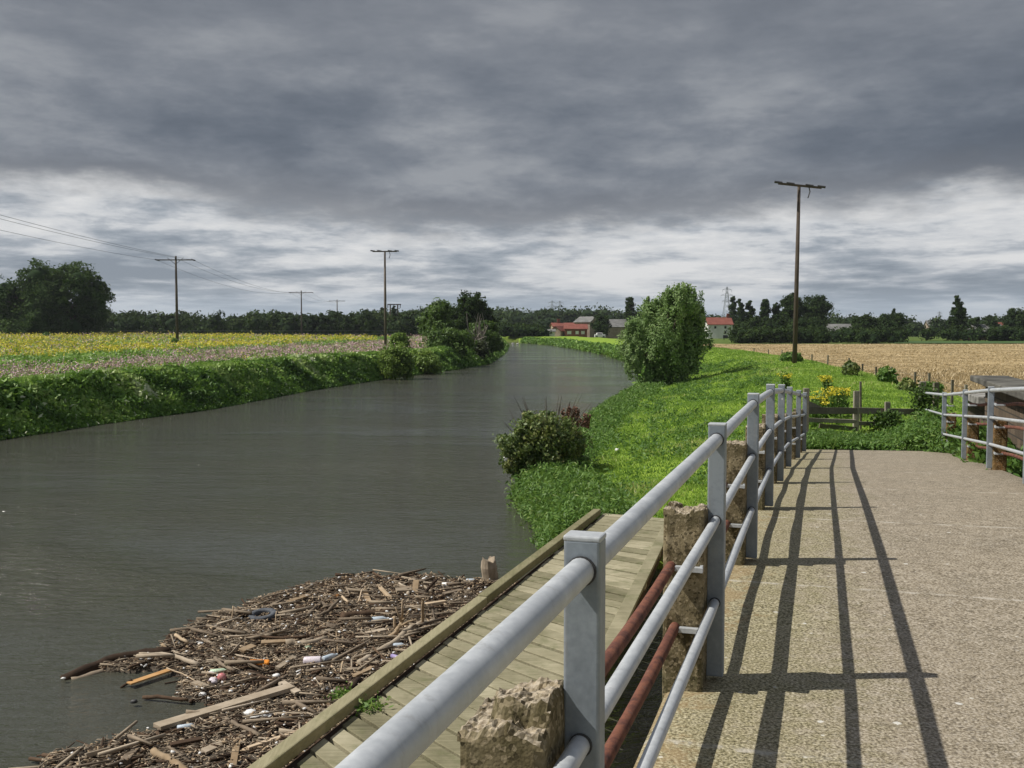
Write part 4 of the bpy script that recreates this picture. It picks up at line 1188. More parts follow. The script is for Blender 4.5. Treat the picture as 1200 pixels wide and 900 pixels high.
# ------------------------------------------------------------------ straw standing along the stubble field
rg = np.random.default_rng(95)
n = 190000
Y = loguni(n, 30, 199, rg); px = rg.uniform(800, 1400, n); X = (px - 600) / F * Y
ok = (X > Cx(Y) + 5.3)
X, Y = X[ok], Y[ok]; n = len(X); Z = terrain(X, Y)
edge_ = 1 - smooth(Y, 60, 85)
lod = fbm(X * .05, Y * .35, 71); 
h = .05 + .24 * edge_ * rg.uniform(.4, 1, n) * (lod > .42) + .05 * (lod > .58)
V_ = blades(np.stack([X, Y, Z - .01], 1), h * rg.uniform(.6, 1.3, n), .012 + Y * .0013, rg, .5)
o = np_mesh('stubble', V_, [tidx(n)], M['wheat'], var=np.repeat(np.clip(lod * .8 + rg.normal(0, .2, n) + .05, 0, 1), 3)); tag(o, 'cut golden stubble covering the field beyond the grass bank', 'stubble', kind='stuff')
green = MB()
green.add([(76, 199.5, -1.48), (420, 199.5, -1.48), (420, 232, -1.48), (88, 232, -1.48)], [(0, 1, 2, 3)])
tag(green.build('far_pasture', plain('far_pasture_grass', (.035, .085, .012), (.06, .12, .02), scale=.4)), kind='structure')

# wire fence along the edge of the stubble
fr_ = empty('field_fence', (20, 60, -1.2), 'thin line of little wooden posts with wire along the edge of the stubble field', 'fence')
O = fr_.location
prev = None; W_ = []
for Y in [28, 31, 34, 37.5, 41, 45, 49, 53.5, 58, 63, 68, 73.5, 79, 85, 91, 97, 104]:
    x = float(Cx(Y)) + 3.4 + random.uniform(-.1, .1); z = gz(x, Y)
    MB().bar(Vector((x, Y, z - .3)) - O, Vector((x + random.uniform(-.06, .06), Y, z + 1.0 + random.uniform(-.1, .12))) - O, .09, .09).build('post', M['post'], fr_)
    W_.append(Vector((x, Y, z + .85)))
for dzz in (0, -.3, -.6):
    MB().tube([p - O + Vector((0, 0, dzz)) for p in W_], .006, 4).build('wire', M['wire'], fr_)
# palisade along the far edge of the meadow
pf = empty('palisade_fence', (-60, 245, -.3), 'long low grey metal fence along the far edge of the yellow meadow', 'fence')
O = pf.location
M['fence'] = plain('dull_grey_fence', (.085, .09, .105), (.13, .135, .15), scale=.6)
pl = MB(); rl = MB()
x = -165.0
while x < -28:
    z = gz(x, 244); pl.box(Vector((x, 244, z + .72)) - O, (.17, .04, 1.45)); x += .26
pl.build('pales', M['fence'], pf)
for h in (.5, 1.2): rl.bar(Vector((-165, 244.06, -.35 + h)) - O, Vector((-28, 244.06, -.35 + h)) - O, .05, .08)
rl.build('rails', M['fence'], pf)

# ------------------------------------------------------------------ power poles, lines, pylons
def power_pole(px, ytop, Y, arm_px, label, style, r=.15, zb=None, leanx=0, arm_rot=0, stay=False):
    top = at(px, ytop, Y); zb = gz(top.x, Y) - .1 if zb is None else zb
    root = empty('power_pole', (top.x - leanx, Y, zb), label, 'power pole', 'wooden power poles')
    O = root.location
    T_ = Vector((leanx, 0, top.z - zb))
    MB().tube([(0, 0, -.3), tuple(T_ * .5), tuple(T_)], [r * 1.15, r, r * .72], 12).build('pole', M['pole'], root, smooth_=True)
    hw = arm_px * Y / F / 2
    c, s_ = math.cos(arm_rot), math.sin(arm_rot)
    za = T_.z - (.08 if style == 'T' else .5)
    A = Vector((T_.x - hw * c, -hw * s_, za + hw * .10 * (1 if stay else 0))); B_ = Vector((T_.x + hw * c, hw * s_, za - hw * .10 * (1 if stay else 0)))
    off = Vector((0, -r * .9 - .05, 0))
    MB().bar(A + off, B_ + off, .10, .13).build('crossarm', M['pole'], root)
    if style == '+':
        for e in (A, B_):
            MB().tube([e.lerp(T_, .55) + off, Vector((T_.x, -r, za - .55))], .03, 5).build('arm_brace', M['dark_metal'], root)
    pos = []
    for f in (0, .5, 1) if style == '+' else (0, .28, .72, 1):
        q_ = A.lerp(B_, f) + off
        up_ = .30 if style == '+' else .16
        if style == '+': pts = [q_, q_ + Vector((0, 0, up_))]; rr = [.05, .07]
        else: pts = [q_ + Vector((-.24, 0, .10)), q_ + Vector((.24, 0, .04))]; rr = [.075, .075]
        if style == '+' and f != .5: pts = [q_ + Vector((-.28, 0, .06)), q_ + Vector((.25, 0, -.08))]; rr = [.08, .08]
        MB().tube(pts, rr, 8).build('insulator', M['dark_metal'], root)
        pos.append(root.location + pts[-1] if style == '+' and f == .5 else root.location + (pts[0] + pts[1]) / 2)
    if style == 'T':
        MB().tube([T_ + Vector((.55, -.2, -.15)), T_ + Vector((.62, -.2, -.45)), T_ + Vector((.5, -.2, -.85))], .035, 6).build('dropper', M['dark_metal'], root)
    return pos
pA = power_pole(206, 300, 126, 42, 'leftmost power pole with three insulators, rising from the yellow meadow', '+', .16)
pB = power_pole(353, 340.5, 250, 26, 'second pole of the power line, mid-left before the woodland', '+', .17)
pC = power_pole(395, 351, 345, 17, 'third and smaller pole of the power line above the woodland', '+', .2)
pD = power_pole(425, 364, 470, 12, 'tiny furthest crossarm pole just above the woodland', '+', .22)
power_pole(451, 294, 114, 28, 'tall thin power pole on the left bank in the middle of the view', 'T', .14)
power_pole(936.5, 216.5, 63, 50, 'tallest nearest wooden pole with four insulators on the right grass bank', 'T', .135, leanx=.12, stay=True, zb=-1.3)
# the twin-legged pole
hp = empty('power_pole', tuple(at(461, 395, 300)), 'twin-legged power pole small on the horizon right of the tall thin pole', 'power pole', 'wooden power poles')
O = hp.location
for pxx in (457.3, 466): MB().tube([at(pxx, 398, 300) - O, at(pxx, 357, 300) - O], .2, 8).build('pole', M['pole'], hp)
MB().bar(at(454, 356.8, 299.7) - O, at(470, 356.8, 299.7) - O, .2, .3).build('crossarm', M['pole'], hp)
for pxx in (454.5, 461.5, 469): MB().tube([at(pxx, 357, 299.6) - O, at(pxx, 361, 299.6) - O], .12, 6).build('insulator', M['dark_metal'], hp)

def cable(a, b, sag, r, label, grp='wires of the meadow power line'):
    a = Vector(a); b = Vector(b); pts = []
    for k in range(25):
        f = k / 24; p = a.lerp(b, f); p.z -= sag * 4 * f * (1 - f); pts.append(p)
    tag(MB().tube(pts, r, 4).build('power_line', M['wire']), label, 'wire', grp)
nxt = [Vector((p.x + 11.5, p.y - 128, p.z + .6)) for p in pA]
for i, w_ in enumerate(('left', 'middle', 'right')):
    cable(nxt[i], pA[i], 1.1, .014, '%s wire of the power line running off the left edge from the leftmost pole' % w_)
    cable(pA[i], pB[i], 1.6, .016, '%s wire of the power line between the leftmost and second poles' % w_)
    cable(pB[i], pC[i], 1.4, .016, '%s wire of the power line between the second and third poles' % w_)

M['pylon'] = plain('galvanised_lattice', (.20, .22, .25), (.28, .30, .33), scale=.5)
def pylon(px, ytop, Y, H, label, arm=.26, r=.12):
    t_ = at(px, ytop, Y); zb = t_.z - H
    root = empty('electricity_pylon', (t_.x, Y, zb), label, 'pylon')
    m = MB(); bw_ = H * .11
    lv = [0, .18, .34, .48, .60, .70, .80, .90, 1.0]
    def corner(f, i): 
        s_ = bw_ * (1 - f) ** 1.0 * (1 if f < .6 else 1) + .35
        return Vector(((-s_, s_, s_, -s_)[i], (-s_, -s_, s_, s_)[i], H * f))
    for a_, b_ in zip(lv[:-1], lv[1:]):
        for i in range(4):
            m.tube([corner(a_, i), corner(b_, i)], r, 4, caps=False)
            m.tube([corner(a_, i), corner(b_, (i + 1) % 4)], r * .6, 4, caps=False); m.tube([corner(a_, (i + 1) % 4), corner(b_, i)], r * .6, 4, caps=False)
    m.build('tower', M['pylon'], root)
    for f, wd in ((.66, arm * .8), (.80, arm), (.93, arm * .75)):
        c = MB()
        for sx in (-1, 1):
            e = Vector((sx * H * wd / 2 * 1.0, 0, H * f)); c.tube([Vector((0, -.6, H * f)), e], r, 4); c.tube([Vector((0, .6, H * f)), e], r, 4); c.tube([Vector((0, 0, H * (f + .05))), e], r * .8, 4)
            c.tube([e, e - Vector((0, 0, 2.2))], r * .7, 4)
        c.build('crossarm', M['pylon'], root)
pylon(852, 336, 950, 40, 'lattice pylon behind the dark poplars right of the white farmhouse', .28, .16)
pylon(647, 352, 1300, 40, 'left one of the two faint lattice pylons above the wooded rise', .3, .20)
pylon(656, 352.5, 1330, 40, 'right one of the two faint lattice pylons above the wooded rise', .3, .20)
pylon(1101, 365, 1500, 34, 'faint tiny lattice pylon above the trees left of the tall pointed poplar', .3, .18)

# ------------------------------------------------------------------ farm buildings
M['red_tile'] = plain('red_clay_tiles', (.17, .05, .035), (.25, .085, .06), scale=1.2, rough=.85)
M['red_brick'] = plain('red_brickwork', (.16, .055, .04), (.26, .10, .075), scale=1.5, rough=.9)
M['buff'] = plain('buff_brickwork', (.26, .20, .15), (.38, .31, .24), scale=1.0, rough=.9)
M['white_wall'] = plain('white_render', (.66, .66, .64), (.78, .78, .76), scale=.8, rough=.8)
M['grey_roof'] = plain('grey_asbestos_roof', (.13, .13, .125), (.22, .22, .21), scale=.9, rough=.9)
M['pane'] = plain('dark_window_glass', (.02, .022, .025), (.04, .042, .045), rough=.2)
M['shed'] = plain('dark_red_boards', (.07, .02, .018), (.12, .035, .03), scale=2)
def house(name, x, Y, zb, W, D, Hw, Hr, rz, wm, rm, label, wins=(), door=None, chim=(), gable='x', cat='building', win_white=False):
    """gabled building, front facing -y; ridge along x"""
    root = empty(name, (x, Y, zb), label, cat, None, rz)
    V_ = [(-W/2, -D/2, -1), (W/2, -D/2, -1), (W/2, D/2, -1), (-W/2, D/2, -1), (-W/2, -D/2, Hw), (W/2, -D/2, Hw), (W/2, D/2, Hw), (-W/2, D/2, Hw), (-W/2, 0, Hw + Hr - .12), (W/2, 0, Hw + Hr - .12)]
    MB().add(V_, [(0, 1, 5, 4), (1, 2, 6, 9, 5), (2, 3, 7, 6), (3, 0, 4, 8, 7), (4, 5, 9, 8), (6, 7, 8, 9)]).build('wall', wm, root)
    e = .3; m = MB(); sl = Hr / (D / 2)
    for sy in (-1, 1):
        a = [(-W/2 - e, sy * (D/2 + e), Hw - e * sl), (W/2 + e, sy * (D/2 + e), Hw - e * sl), (W/2 + e, 0, Hw + Hr), (-W/2 - e, 0, Hw + Hr)]
        bt = [(p[0], p[1], p[2] + .16) for p in a]
        m.add(a + bt, [(0, 1, 2, 3), (7, 6, 5, 4), (0, 4, 5, 1), (1, 5, 6, 2), (2, 6, 7, 3), (3, 7, 4, 0)])
    rf = m.build('roof', rm, root)
    for cxx in chim:
        cb = MB(); cb.box((cxx, 0, Hw + Hr + .4), (.8, .6, 1.6)); cb.box((cxx, 0, Hw + Hr + 1.25), (.95, .75, .14)); cb.build('chimney', M['red_brick'], rf)
    for (wx, wz, ww, wh) in wins:
        fr = MB(); 
        for sx in (-1, 1): fr.box((wx + sx * ww / 2, -D/2 - .03, wz), (.10, .10, wh + .2))
        for sz in (-1, 1): fr.box((wx, -D/2 - .035, wz + sz * wh / 2), (ww, .09, .10))
        fo = fr.build('window', M['white_wall'], root)
        MB().box((wx, -D/2 - .012, wz), (ww - .06, .05, wh - .06)).build('pane', M['white_wall'] if win_white else M['pane'], fo)
    for (wx, ww, wh) in (door or ()):
        MB().box((wx, -D/2 - .02, wh / 2), (ww, .08, wh)).build('door', M['pane'], root)
    return root
Yh = 300
wx = (846 - 600) / F * Yh
zb = at(846, 397, Yh).z
house('farmhouse', wx - 1.2, Yh, zb, 7.2, 6, 4.3, 1.9, 0, M['white_wall'], M['red_tile'], 'white rendered farmhouse with red tiled roof half hidden by the silvery willow', wins=((1.5, 3.4, .7, .8), (1.5, 1.9, .7, .9), (-1.5, 3.4, .7, .8)), door=((1.55, 1.4, 1.1),), chim=(2.9,))
Yf = 290
def PX(px, Y): return (px - 600) / F * Y
zf = at(660, 396, Yf).z
house('farm_barn', PX(674, Yf), Yf, zf, 6.4, 6, 2.6, 1.25, .0, M['red_brick'], M['red_tile'], 'low red brick barn with pale openings and red tiled roof by the river bend', wins=((-1.9, 1.55, 1.1, .8), (.35, 1.55, .8, .8), (2.0, 1.55, .9, .8)), win_white=True)
house('farm_barn', PX(654.5, Yf), Yf - 1, zf - .2, 5.0, 3.0, 2.3, 1.2, 1.15, M['buff'], M['red_tile'], 'buff-ended barn with a gable towards the river, left end of the red brick barn')
house('farm_barn', PX(689, Yf + 8), Yf + 8, zf, 5.2, 7, 4.6, 1.5, -.6, M['buff'], M['grey_roof'], 'taller buff barn with a pale grey roof behind the red brick barn', wins=((-.6, 2.0, 1.0, 1.5),), win_white=True)
house('farm_shed', PX(664, Yf + 14), Yf + 14, zf, 9, 5, 3.3, 1.0, .1, M['buff'], M['red_tile'], 'long shed roof showing above the red brick barn', chim=(-2.5,))
house('farm_barn', PX(722, Yf + 10), Yf + 10, zf, 8, 7, 3.2, 2.1, .15, M['buff'], M['grey_roof'], 'grey-roofed barn between the round dark tree and the tall poplar')
house('farm_shed', PX(646, Yf - 6), Yf - 6, zf, 1.9, 2, 1.9, .5, 0, M['white_wall'], M['grey_roof'], 'tiny pale shed at the river end of the farm', cat='shed')
Yg = 270; zg = at(985, 396, Yg).z
house('stone_barn', PX(983, Yg), Yg, zg, 9.5, 6, 1.9, 1.7, -.05, M['buff'], M['grey_roof'], 'grey-roofed stone barn right of the tall pole beyond the stubble', door=((-2.2, 1.4, 1.5),))
Yk = 262
house('cart_shed', PX(1143, Yk), Yk, at(1143, 396.5, Yk).z, 6.0, 5, 1.7, .7, .05, M['shed'], M['grey_roof'], 'low dark red shed with a grey roof right of the tall pointed poplar', wins=((-2.0, .7, .5, .6),), win_white=True)
house('cottage', PX(1154, 300), 300, at(1154, 396, 300).z, 9, 6, 2.3, 1.6, .1, M['buff'], M['grey_roof'], 'grey-roofed cottage behind the dark red shed')
house('cottage', PX(1177, 305), 305, at(1177, 395, 305).z, 8, 6, 2.4, 1.9, -.1, M['buff'], M['red_tile'], 'faded red-roofed cottage near the right edge, behind the hedge')
house('cottage', PX(1097, 400), 400, at(1097, 390, 400).z, 8, 6, 3.0, 1.8, -.1, M['buff'], M['grey_roof'], 'pale cottage peeping between the trees left of the tall pointed poplar')
# parked van at the farm and a dark parapet line
def vehicle(px, py, Y, L, H, mt, label, name='parked_van', cat='van'):
    p = at(px, py, Y); root = empty(name, tuple(p), label, cat)
    m = MB(); m.box((0, 0, H * .42), (L, 1.8, H * .5)); m.add([(-L * .38, -.85, H * .66), (L * .30, -.85, H * .66), (L * .30, .85, H * .66), (-L * .38, .85, H * .66), (-L * .28, -.7, H), (L * .2, -.7, H), (L * .2, .7, H), (-L * .28, .7, H)],
        [(0, 1, 5, 4), (1, 2, 6, 5), (2, 3, 7, 6), (3, 0, 4, 7), (4, 5, 6, 7)])
    m.build('body', mt, root, bevel=.05)
    MB().box((-.1, -.83, H * .8), (L * .42, .1, H * .2)).build('window', M['pane'], root)
    for sx in (-1, 1): MB().tube([(sx * L * .32, -.93, .32), (sx * L * .32, -.7, .32)], .32, 12).build('wheel', M['rubber'], root)
vehicle(703, 396.2, 283, 3.0, 1.5, M['white_wall'], 'small white van parked under the round dark tree at the farm')
vehicle(877, 401.3, 236, 2.6, 1.0, M['white_wall'], 'small white car at the edge of the stubble below the dark thicket', 'parked_car', 'car')

# a moored boat stage at the left of the bend, litter on the water far off
bs_ = MB(); a = at(583, 415.5, 150); b_ = at(591, 416.5, 150); bs_.bar(a, b_, 1.6, .35); bs_.bar(a + Vector((0, 0, .5)), b_ + Vector((-.3, 0, .35)), .12, .1); bs_.bar(b_, b_ + Vector((0, 0, .8)), .12, .12)
tag(bs_.build('landing_stage', M['post']), 'tiny dark landing stage under the tall round-topped tree at the bend', 'landing stage')
def swan(px, py, label):
    p = G(px, py, ZW); m = MB(); k = .6
    q = lambda x, z: p + Vector((x * k, 0, z * k))
    m.tube([q(-.5, .12), q(-.25, .2), q(.2, .18), q(.42, .12)], [.03, .12, .13, .03], 8)
    m.tube([q(.36, .15), q(.5, .45), q(.46, .72), q(.6, .74)], [.04, .03, .03, .02], 6)
    tag(m.build('swan', M['white_wall'], smooth_=True), label, 'bird')
swan(601, 403.0, 'left one of two white specks of swans far up the river'); swan(606.5, 403.4, 'right one of two white specks of swans far up the river')

# ------------------------------------------------------------------ the raft of driftwood and rubbish
ROOM = [(20, 960), (48, 893), (95, 880), (140, 866), (178, 858), (205, 851), (235, 846), (262, 838), (240, 826), (206, 818), (196, 808), (210, 795), (190, 785), (160, 790), (118, 788), (128, 776), (165, 770), (185, 762),
        (206, 742), (250, 724), (290, 706), (335, 694), (380, 682), (430, 676), (480, 674), (530, 679), (575, 682), (612, 684), (640, 660), (400, 1000), (20, 1000)]
poly = [G(x, y, ZW) for x, y in ROOM]
PXY = np.array([(p.x, p.y) for p in poly])
def inpoly(x, y, Pq=PXY):
    x = np.asarray(x); y = np.asarray(y); r = np.zeros(x.shape, bool); j = len(Pq) - 1
    for i in range(len(Pq)):
        xi, yi = Pq[i]; xj, yj = Pq[j]
        c = ((yi > y) != (yj > y)) & (x < (xj - xi) * (y - yi) / (yj - yi + 1e-12) + xi); r ^= c; j = i
    return r
def kerb_t(x, y): return (x - J0.x) * JN.x + (y - J0.y) * JN.y       # >0 is under the jetty
st = .035
gxx = np.arange(PXY[:, 0].min(), PXY[:, 0].max(), st); gyy = np.arange(6.2, PXY[:, 1].max() + .1, st)
DX, DY = np.meshgrid(gxx, gyy)
wobx = (fbm(DX * 3, DY * 3, 101) - .5) * .35; woby = (fbm(DX * 3, DY * 3, 102) - .5) * .35
IN = inpoly(DX + wobx, DY + woby) & (kerb_t(DX, DY) < .25)
# soft inside-ness
sm = IN.astype(float)
for _ in range(6):
    sm = (sm + np.roll(sm, 1, 0) + np.roll(sm, -1, 0) + np.roll(sm, 1, 1) + np.roll(sm, -1, 1)) / 5
DZ = ZW - .045 + .075 * smooth(sm, .15, .9) + (fbm(DX * 4, DY * 4, 103) - .5) * .11 * sm + (fbm(DX * 14, DY * 14, 104) - .5) * .035
keep = sm > .1
idm = -np.ones(DX.shape, int); idm[keep] = np.arange(keep.sum())
q4 = np.stack([idm[:-1, :-1], idm[:-1, 1:], idm[1:, 1:], idm[1:, :-1]], -1).reshape(-1, 4); q4 = q4[(q4 >= 0).all(1)]
def f_mat(t, pr, out):
    p = wpos(t); n = t.noise(p, 26, 5, .75, .5); n2 = t.noise(p, 5, 4, .6)
    n3 = t.noise(p, 90, 3, .7)
    c = t.ramp(t.math('ADD', t.math('MULTIPLY', n, .5), t.math('ADD', t.math('MULTIPLY', n2, .2), t.math('MULTIPLY', n3, .3))), [(.38, (.03, .024, .016)), (.47, (.09, .07, .048)), (.55, (.19, .15, .105)), (.66, (.38, .31, .23))])
    setc(t, pr, 'Base Color', c); setc(t, pr, 'Roughness', .8); bump(t, pr, t.math('ADD', n, n3), 1.0, .05)
M['mat'] = mat('matted_reed_litter', f_mat)
dm = np_mesh('floating_litter_mat', np.stack([DX[keep], DY[keep], DZ[keep]], 1), [q4], M['mat'], smooth_=True)
tag(dm, 'brown mat of soaked reed litter floating against the jetty', 'debris', kind='stuff')
def hz(x, y):
    i = int(np.clip((y - gyy[0]) / st, 0, len(gyy) - 1)); j = int(np.clip((x - gxx[0]) / st, 0, len(gxx) - 1)); return float(DZ[i, j])

DENS = lambda X, Y: np.clip(.15 + 1.7 * smooth(fbm(X * 1.8, Y * 2.6, 130), .38, .62), 0, 1)
def sticks(name, n, L0, L1, r0, r1, m, label, seed, tilt=.12, flat=1.0, zup=.03, dens=None):
    rg = np.random.default_rng(seed)
    X = rg.uniform(PXY[:, 0].min(), PXY[:, 0].max(), n * 6); Y = rg.uniform(6.3, PXY[:, 1].max(), n * 6)
    i = np.clip(((Y - gyy[0]) / st).astype(int), 0, len(gyy) - 1); j = np.clip(((X - gxx[0]) / st).astype(int), 0, len(gxx) - 1)
    ok = (sm[i, j] > .45) & (kerb_t(X, Y) < -.06)
    if dens: ok &= rg.random(len(X)) < dens(X, Y)
    X, Y, i, j = X[ok][:n], Y[ok][:n], i[ok][:n], j[ok][:n]; n = len(X)
    Z = DZ[i, j] + rg.uniform(0, zup, n)
    L = L0 * (L1 / L0) ** rg.random(n); R = r0 * (r1 / r0) ** rg.random(n)
    th = rg.normal(.35, .9, n); ph = rg.normal(0, tilt, n)
    d = np.stack([np.cos(th) * np.cos(ph), np.sin(th) * np.cos(ph), np.sin(ph)], 1)
    s_ = np.stack([-np.sin(th), np.cos(th), 0 * th], 1); u = np.cross(s_, d) * -1
    C = np.stack([X, Y, Z], 1)
    cor = []
    for e in (-1, 1):
        rr = R * (1 if e < 0 else rg.uniform(.4, 1, n))
        for a_, b_ in ((-1, -flat), (1, -flat), (1, flat), (-1, flat)):
            cor.append(C + d * (e * L / 2)[:, None] + s_ * (a_ * rr)[:, None] + u * (b_ * rr)[:, None])
    V_ = np.stack(cor, 1).reshape(-1, 3)
    fq = np.array([(0, 1, 2, 3), (7, 6, 5, 4), (0, 4, 5, 1), (1, 5, 6, 2), (2, 6, 7, 3), (3, 7, 4, 0)])
    fa = (np.arange(n)[:, None, None] * 8 + fq[None]).reshape(-1, 4)
    o = np_mesh(name, V_, [fa], m, var=np.repeat(rg.random(n), 8)); tag(o, label, 'debris', kind='stuff')
sticks('floating_twigs', 15000, .025, .17, .0018, .006, M['drift'], 'thousands of small broken twigs and reed stems floating by the jetty', 111, zup=.04, dens=DENS)
sticks('dark_twigs', 4500, .05, .45, .003, .014, M['drift_dark'], 'dark soaked twigs and bark pieces through the floating litter', 112, zup=.02)
sticks('loose_branches', 240, .25, .7, .007, .022, M['drift'], 'many thin bare branches strewn over the floating litter', 116, zup=.06, tilt=.07)
sticks('wood_chips', 8000, .012, .06, .004, .013, M['drift_pale'], 'pale wood chips scattered over the floating litter', 113, flat=.35, zup=.045, tilt=.3)
sticks('white_scraps', 420, .015, .06, .006, .020, M['white_pl'], 'small white scraps of plastic and foam in the floating litter', 114, flat=.5, zup=.05, tilt=.4)
# individual branches and sticks: each a thing
GRP = 'loose sticks lying on the driftwood raft'
rdm = random.Random(12)
def branch(pxs, r0, r1, m, label, name='driftwood_branch', cat='branch', group=None, lift=.03, side=0, n=8, zs=None, wob=.3):
    pts = []
    for i, (x, y) in enumerate(pxs):
        p = G(x, y, ZW); z = max(hz(p.x, p.y), ZW) + lift
        if zs: z = ZW + zs[i]
        p = G(x, y, z); pts.append(p)
    dn = []                                           # densify with slight crookedness
    for a_, b_ in zip(pts[:-1], pts[1:]):
        for k in range(4): dn.append(a_.lerp(b_, k / 4) + Vector([rdm.uniform(-1, 1) * r0 * wob for _ in range(3)]))
    dn.append(pts[-1]); N_ = len(dn)
    m_ = MB(); m_.tube(dn, [(r0 + (r1 - r0) * i / (N_ - 1)) * rdm.uniform(.85, 1.12) for i in range(N_)], n)
    for k in range(side):
        i = rdm.randrange(2, N_ - 1); a0 = dn[i]; dd = (dn[i] - dn[i - 1]).normalized(); e = a0 + (dd + Vector((rdm.uniform(-1, 1), rdm.uniform(-1, 1), rdm.uniform(.2, .9)))).normalized() * rdm.uniform(.1, .28)
        m_.tube([a0, a0.lerp(e, .5) + Vector((0, 0, .015)), e], [r0 * .5, r0 * .38, r0 * .2], 6)
    o = m_.build(name, M[m], smooth_=True); tag(o, label, cat, group); return o
def plank(p1, p2, wd, th, m, label, lift=.05, name='driftwood_plank', cat='plank', tiltr=.1, z=None):
    a = G(*p1, ZW + lift) if z is None else G(*p1, ZW + z[0]); b_ = G(*p2, ZW + lift) if z is None else G(*p2, ZW + z[1])
    mb = MB(); N_ = 5; up = Vector((rdm.uniform(-tiltr, tiltr), rdm.uniform(-tiltr, tiltr), 1)).normalized()
    mb.bar(a, b_, wd, th, up=up, jag=min(th, wd) * .15)
    tag(mb.build(name, M[m], bevel=min(th, wd) * .12), label, cat)
# log at the far left, with bark open along its top
branch([(74, 798), (95, 788), (125, 776), (160, 768), (200, 765)], .06, .075, 'drift_dark', 'curved half-sunken log sticking furthest out into the water at the left of the raft', 'driftwood_log', 'log', zs=[-.02, .02, .03, .03, .03], n=12, wob=.1)
branch([(84, 799), (115, 789), (150, 779)], .045, .04, 'drift', 'pinkish split underside piece beside the curved half-sunken log', 'driftwood_log', 'log', zs=[-.03, -.01, 0], n=10, wob=.1)
branch([(162, 767), (190, 767), (205, 769), (232, 779)], .022, .028, 'drift', 'smooth tan branch lying across the inner end of the curved log', zs=[.10, .08, .08, .06])
plank((151, 801), (200, 785), .09, .02, 'drift_orange', 'bright orange-brown split board at the left edge of the raft', .05)
branch([(195, 783), (215, 790), (231, 799)], .008, .006, 'drift_pale', 'thin pale stick across the orange-brown split board', zs=[.11, .08, .05])
branch([(141, 806), (155, 797)], .012, .02, 'drift_dark', 'small dark wet stub pointing into the water below the orange-brown board', zs=[0, .06])
branch([(167, 817), (190, 817), (220, 820)], .022, .018, 'drift_dark', 'round dark stick poking into the inlet of open water', zs=[.03, .05, .05])
plank((184, 852), (342, 805), .16, .045, 'drift', 'longest wide grey-brown plank lying in the middle of the raft', .07)
plank((192, 857), (262, 838), .11, .035, 'drift_dark', 'shorter dark plank tucked under the left end of the longest plank', .035)
plank((290, 877), (392, 843), .05, .03, 'drift_pale', 'long thin pale lath near the jetty kerb at the bottom of the raft', .06)
plank((273, 898), (278, 868), .06, .025, 'drift_pale', 'short pale slat pointing up the picture near the bottom of the raft', .07)
plank((145, 893), (163, 873), .09, .05, 'drift', 'short chunky block of timber at the bottom left of the raft', .04)
branch([(180, 880), (200, 892), (225, 908)], .035, .04, 'drift_pale', 'pale barkless branch running out of the bottom of the view', side=1)
plank((306, 754), (346, 752), .11, .05, 'drift_pale', 'pale-ended short log with a bleached face above the orange block', .06)
branch([(335, 754), (360, 755), (383, 748)], .05, .03, 'drift', 'tapering brown log continuing from the bleached short log', wob=.2)
branch([(285, 745), (330, 748), (362, 745)], .022, .015, 'drift_dark', 'long dark bent stick just above the bleached short log')
branch([(400, 723), (430, 719), (462, 717)], .06, .03, 'drift_dark', 'thick dark waterlogged log in the upper middle of the raft', n=10)
branch([(468, 684), (480, 691), (478, 697)], .02, .03, 'drift', 'short forked piece by the top boards of the raft')
plank((443, 686), (458, 701), .06, .03, 'drift_pale', 'slanting pale board left of the grey flat slab at the raft top', .07)
plank((464, 692), (482, 691), .22, .04, 'drift', 'flat grey slab of timber at the top of the raft', .07)
plank((486, 695), (488, 680), .09, .03, 'drift_pale', 'upright square-cut pale board at the top of the raft', z=(.03, .16), tiltr=0)
branch([(495, 699), (503, 688), (513, 678)], .025, .016, 'drift_dark', 'black slanting stick right of the upright square-cut board', zs=[.03, .13, .2])
plank((499, 709), (522, 705), .06, .05, 'drift_pale', 'squared tan batten in the upper right of the raft', .08)
plank((425, 690), (433, 706), .07, .04, 'drift_pale', 'small tan wedge of wood left of the slanting pale board', .05)
branch([(420, 706), (424, 691)], .012, .008, 'drift_pale', 'stick leaning up beside the small tan wedge of wood', zs=[.03, .14])
branch([(421, 778), (440, 765), (462, 752), (478, 737), (496, 731), (510, 727)], .045, .03, 'drift', 'longest crooked bare branch lying beside the jetty kerb', side=2, n=10)
branch([(495, 731), (495, 717), (496, 702)], .020, .016, 'drift_pale', 'upright forked stick rising from the crooked bare branch', zs=[.07, .25, .44])
branch([(496, 703), (488, 699)], .010, .006, 'drift_pale', 'small fork tip on the upright stick', name='twig', zs=[.43, .48])
branch([(455, 749), (464, 741), (470, 730), (472, 722)], .034, .016, 'drift_pale', 'antler-like pale root curling up by the crooked bare branch', side=5, zs=[.05, .1, .2, .27])
branch([(462, 722), (463, 737)], .016, .02, 'drift_pale', 'short orange-tipped twig beside the antler-like pale root', zs=[.24, .08])
branch([(468, 738), (483, 745), (498, 748)], .016, .012, 'drift_dark', 'reddish-brown stick crossing the crooked bare branch')
branch([(360, 721), (368, 713), (377, 706), (384, 711)], .03, .02, 'drift', 'arched brown branch right of the tyre')
branch([(368, 724), (384, 716), (398, 702)], .026, .016, 'drift', 'straight brown branch leaning by the arched branch right of the tyre', zs=[.04, .1, .18])
branch([(401, 699), (408, 706)], .018, .018, 'drift_pale', 'short pale stub by the top of the straight leaning branch', zs=[.1, .08])
branch([(206, 744), (220, 753)], .02, .02, 'drift_pale', 'thick short pinkish stick near the left edge of the raft', zs=[.12, .08])
branch([(190, 755), (198, 763)], .016, .014, 'drift_pale', 'stubby pale stick just below the pinkish one', zs=[.12, .06])
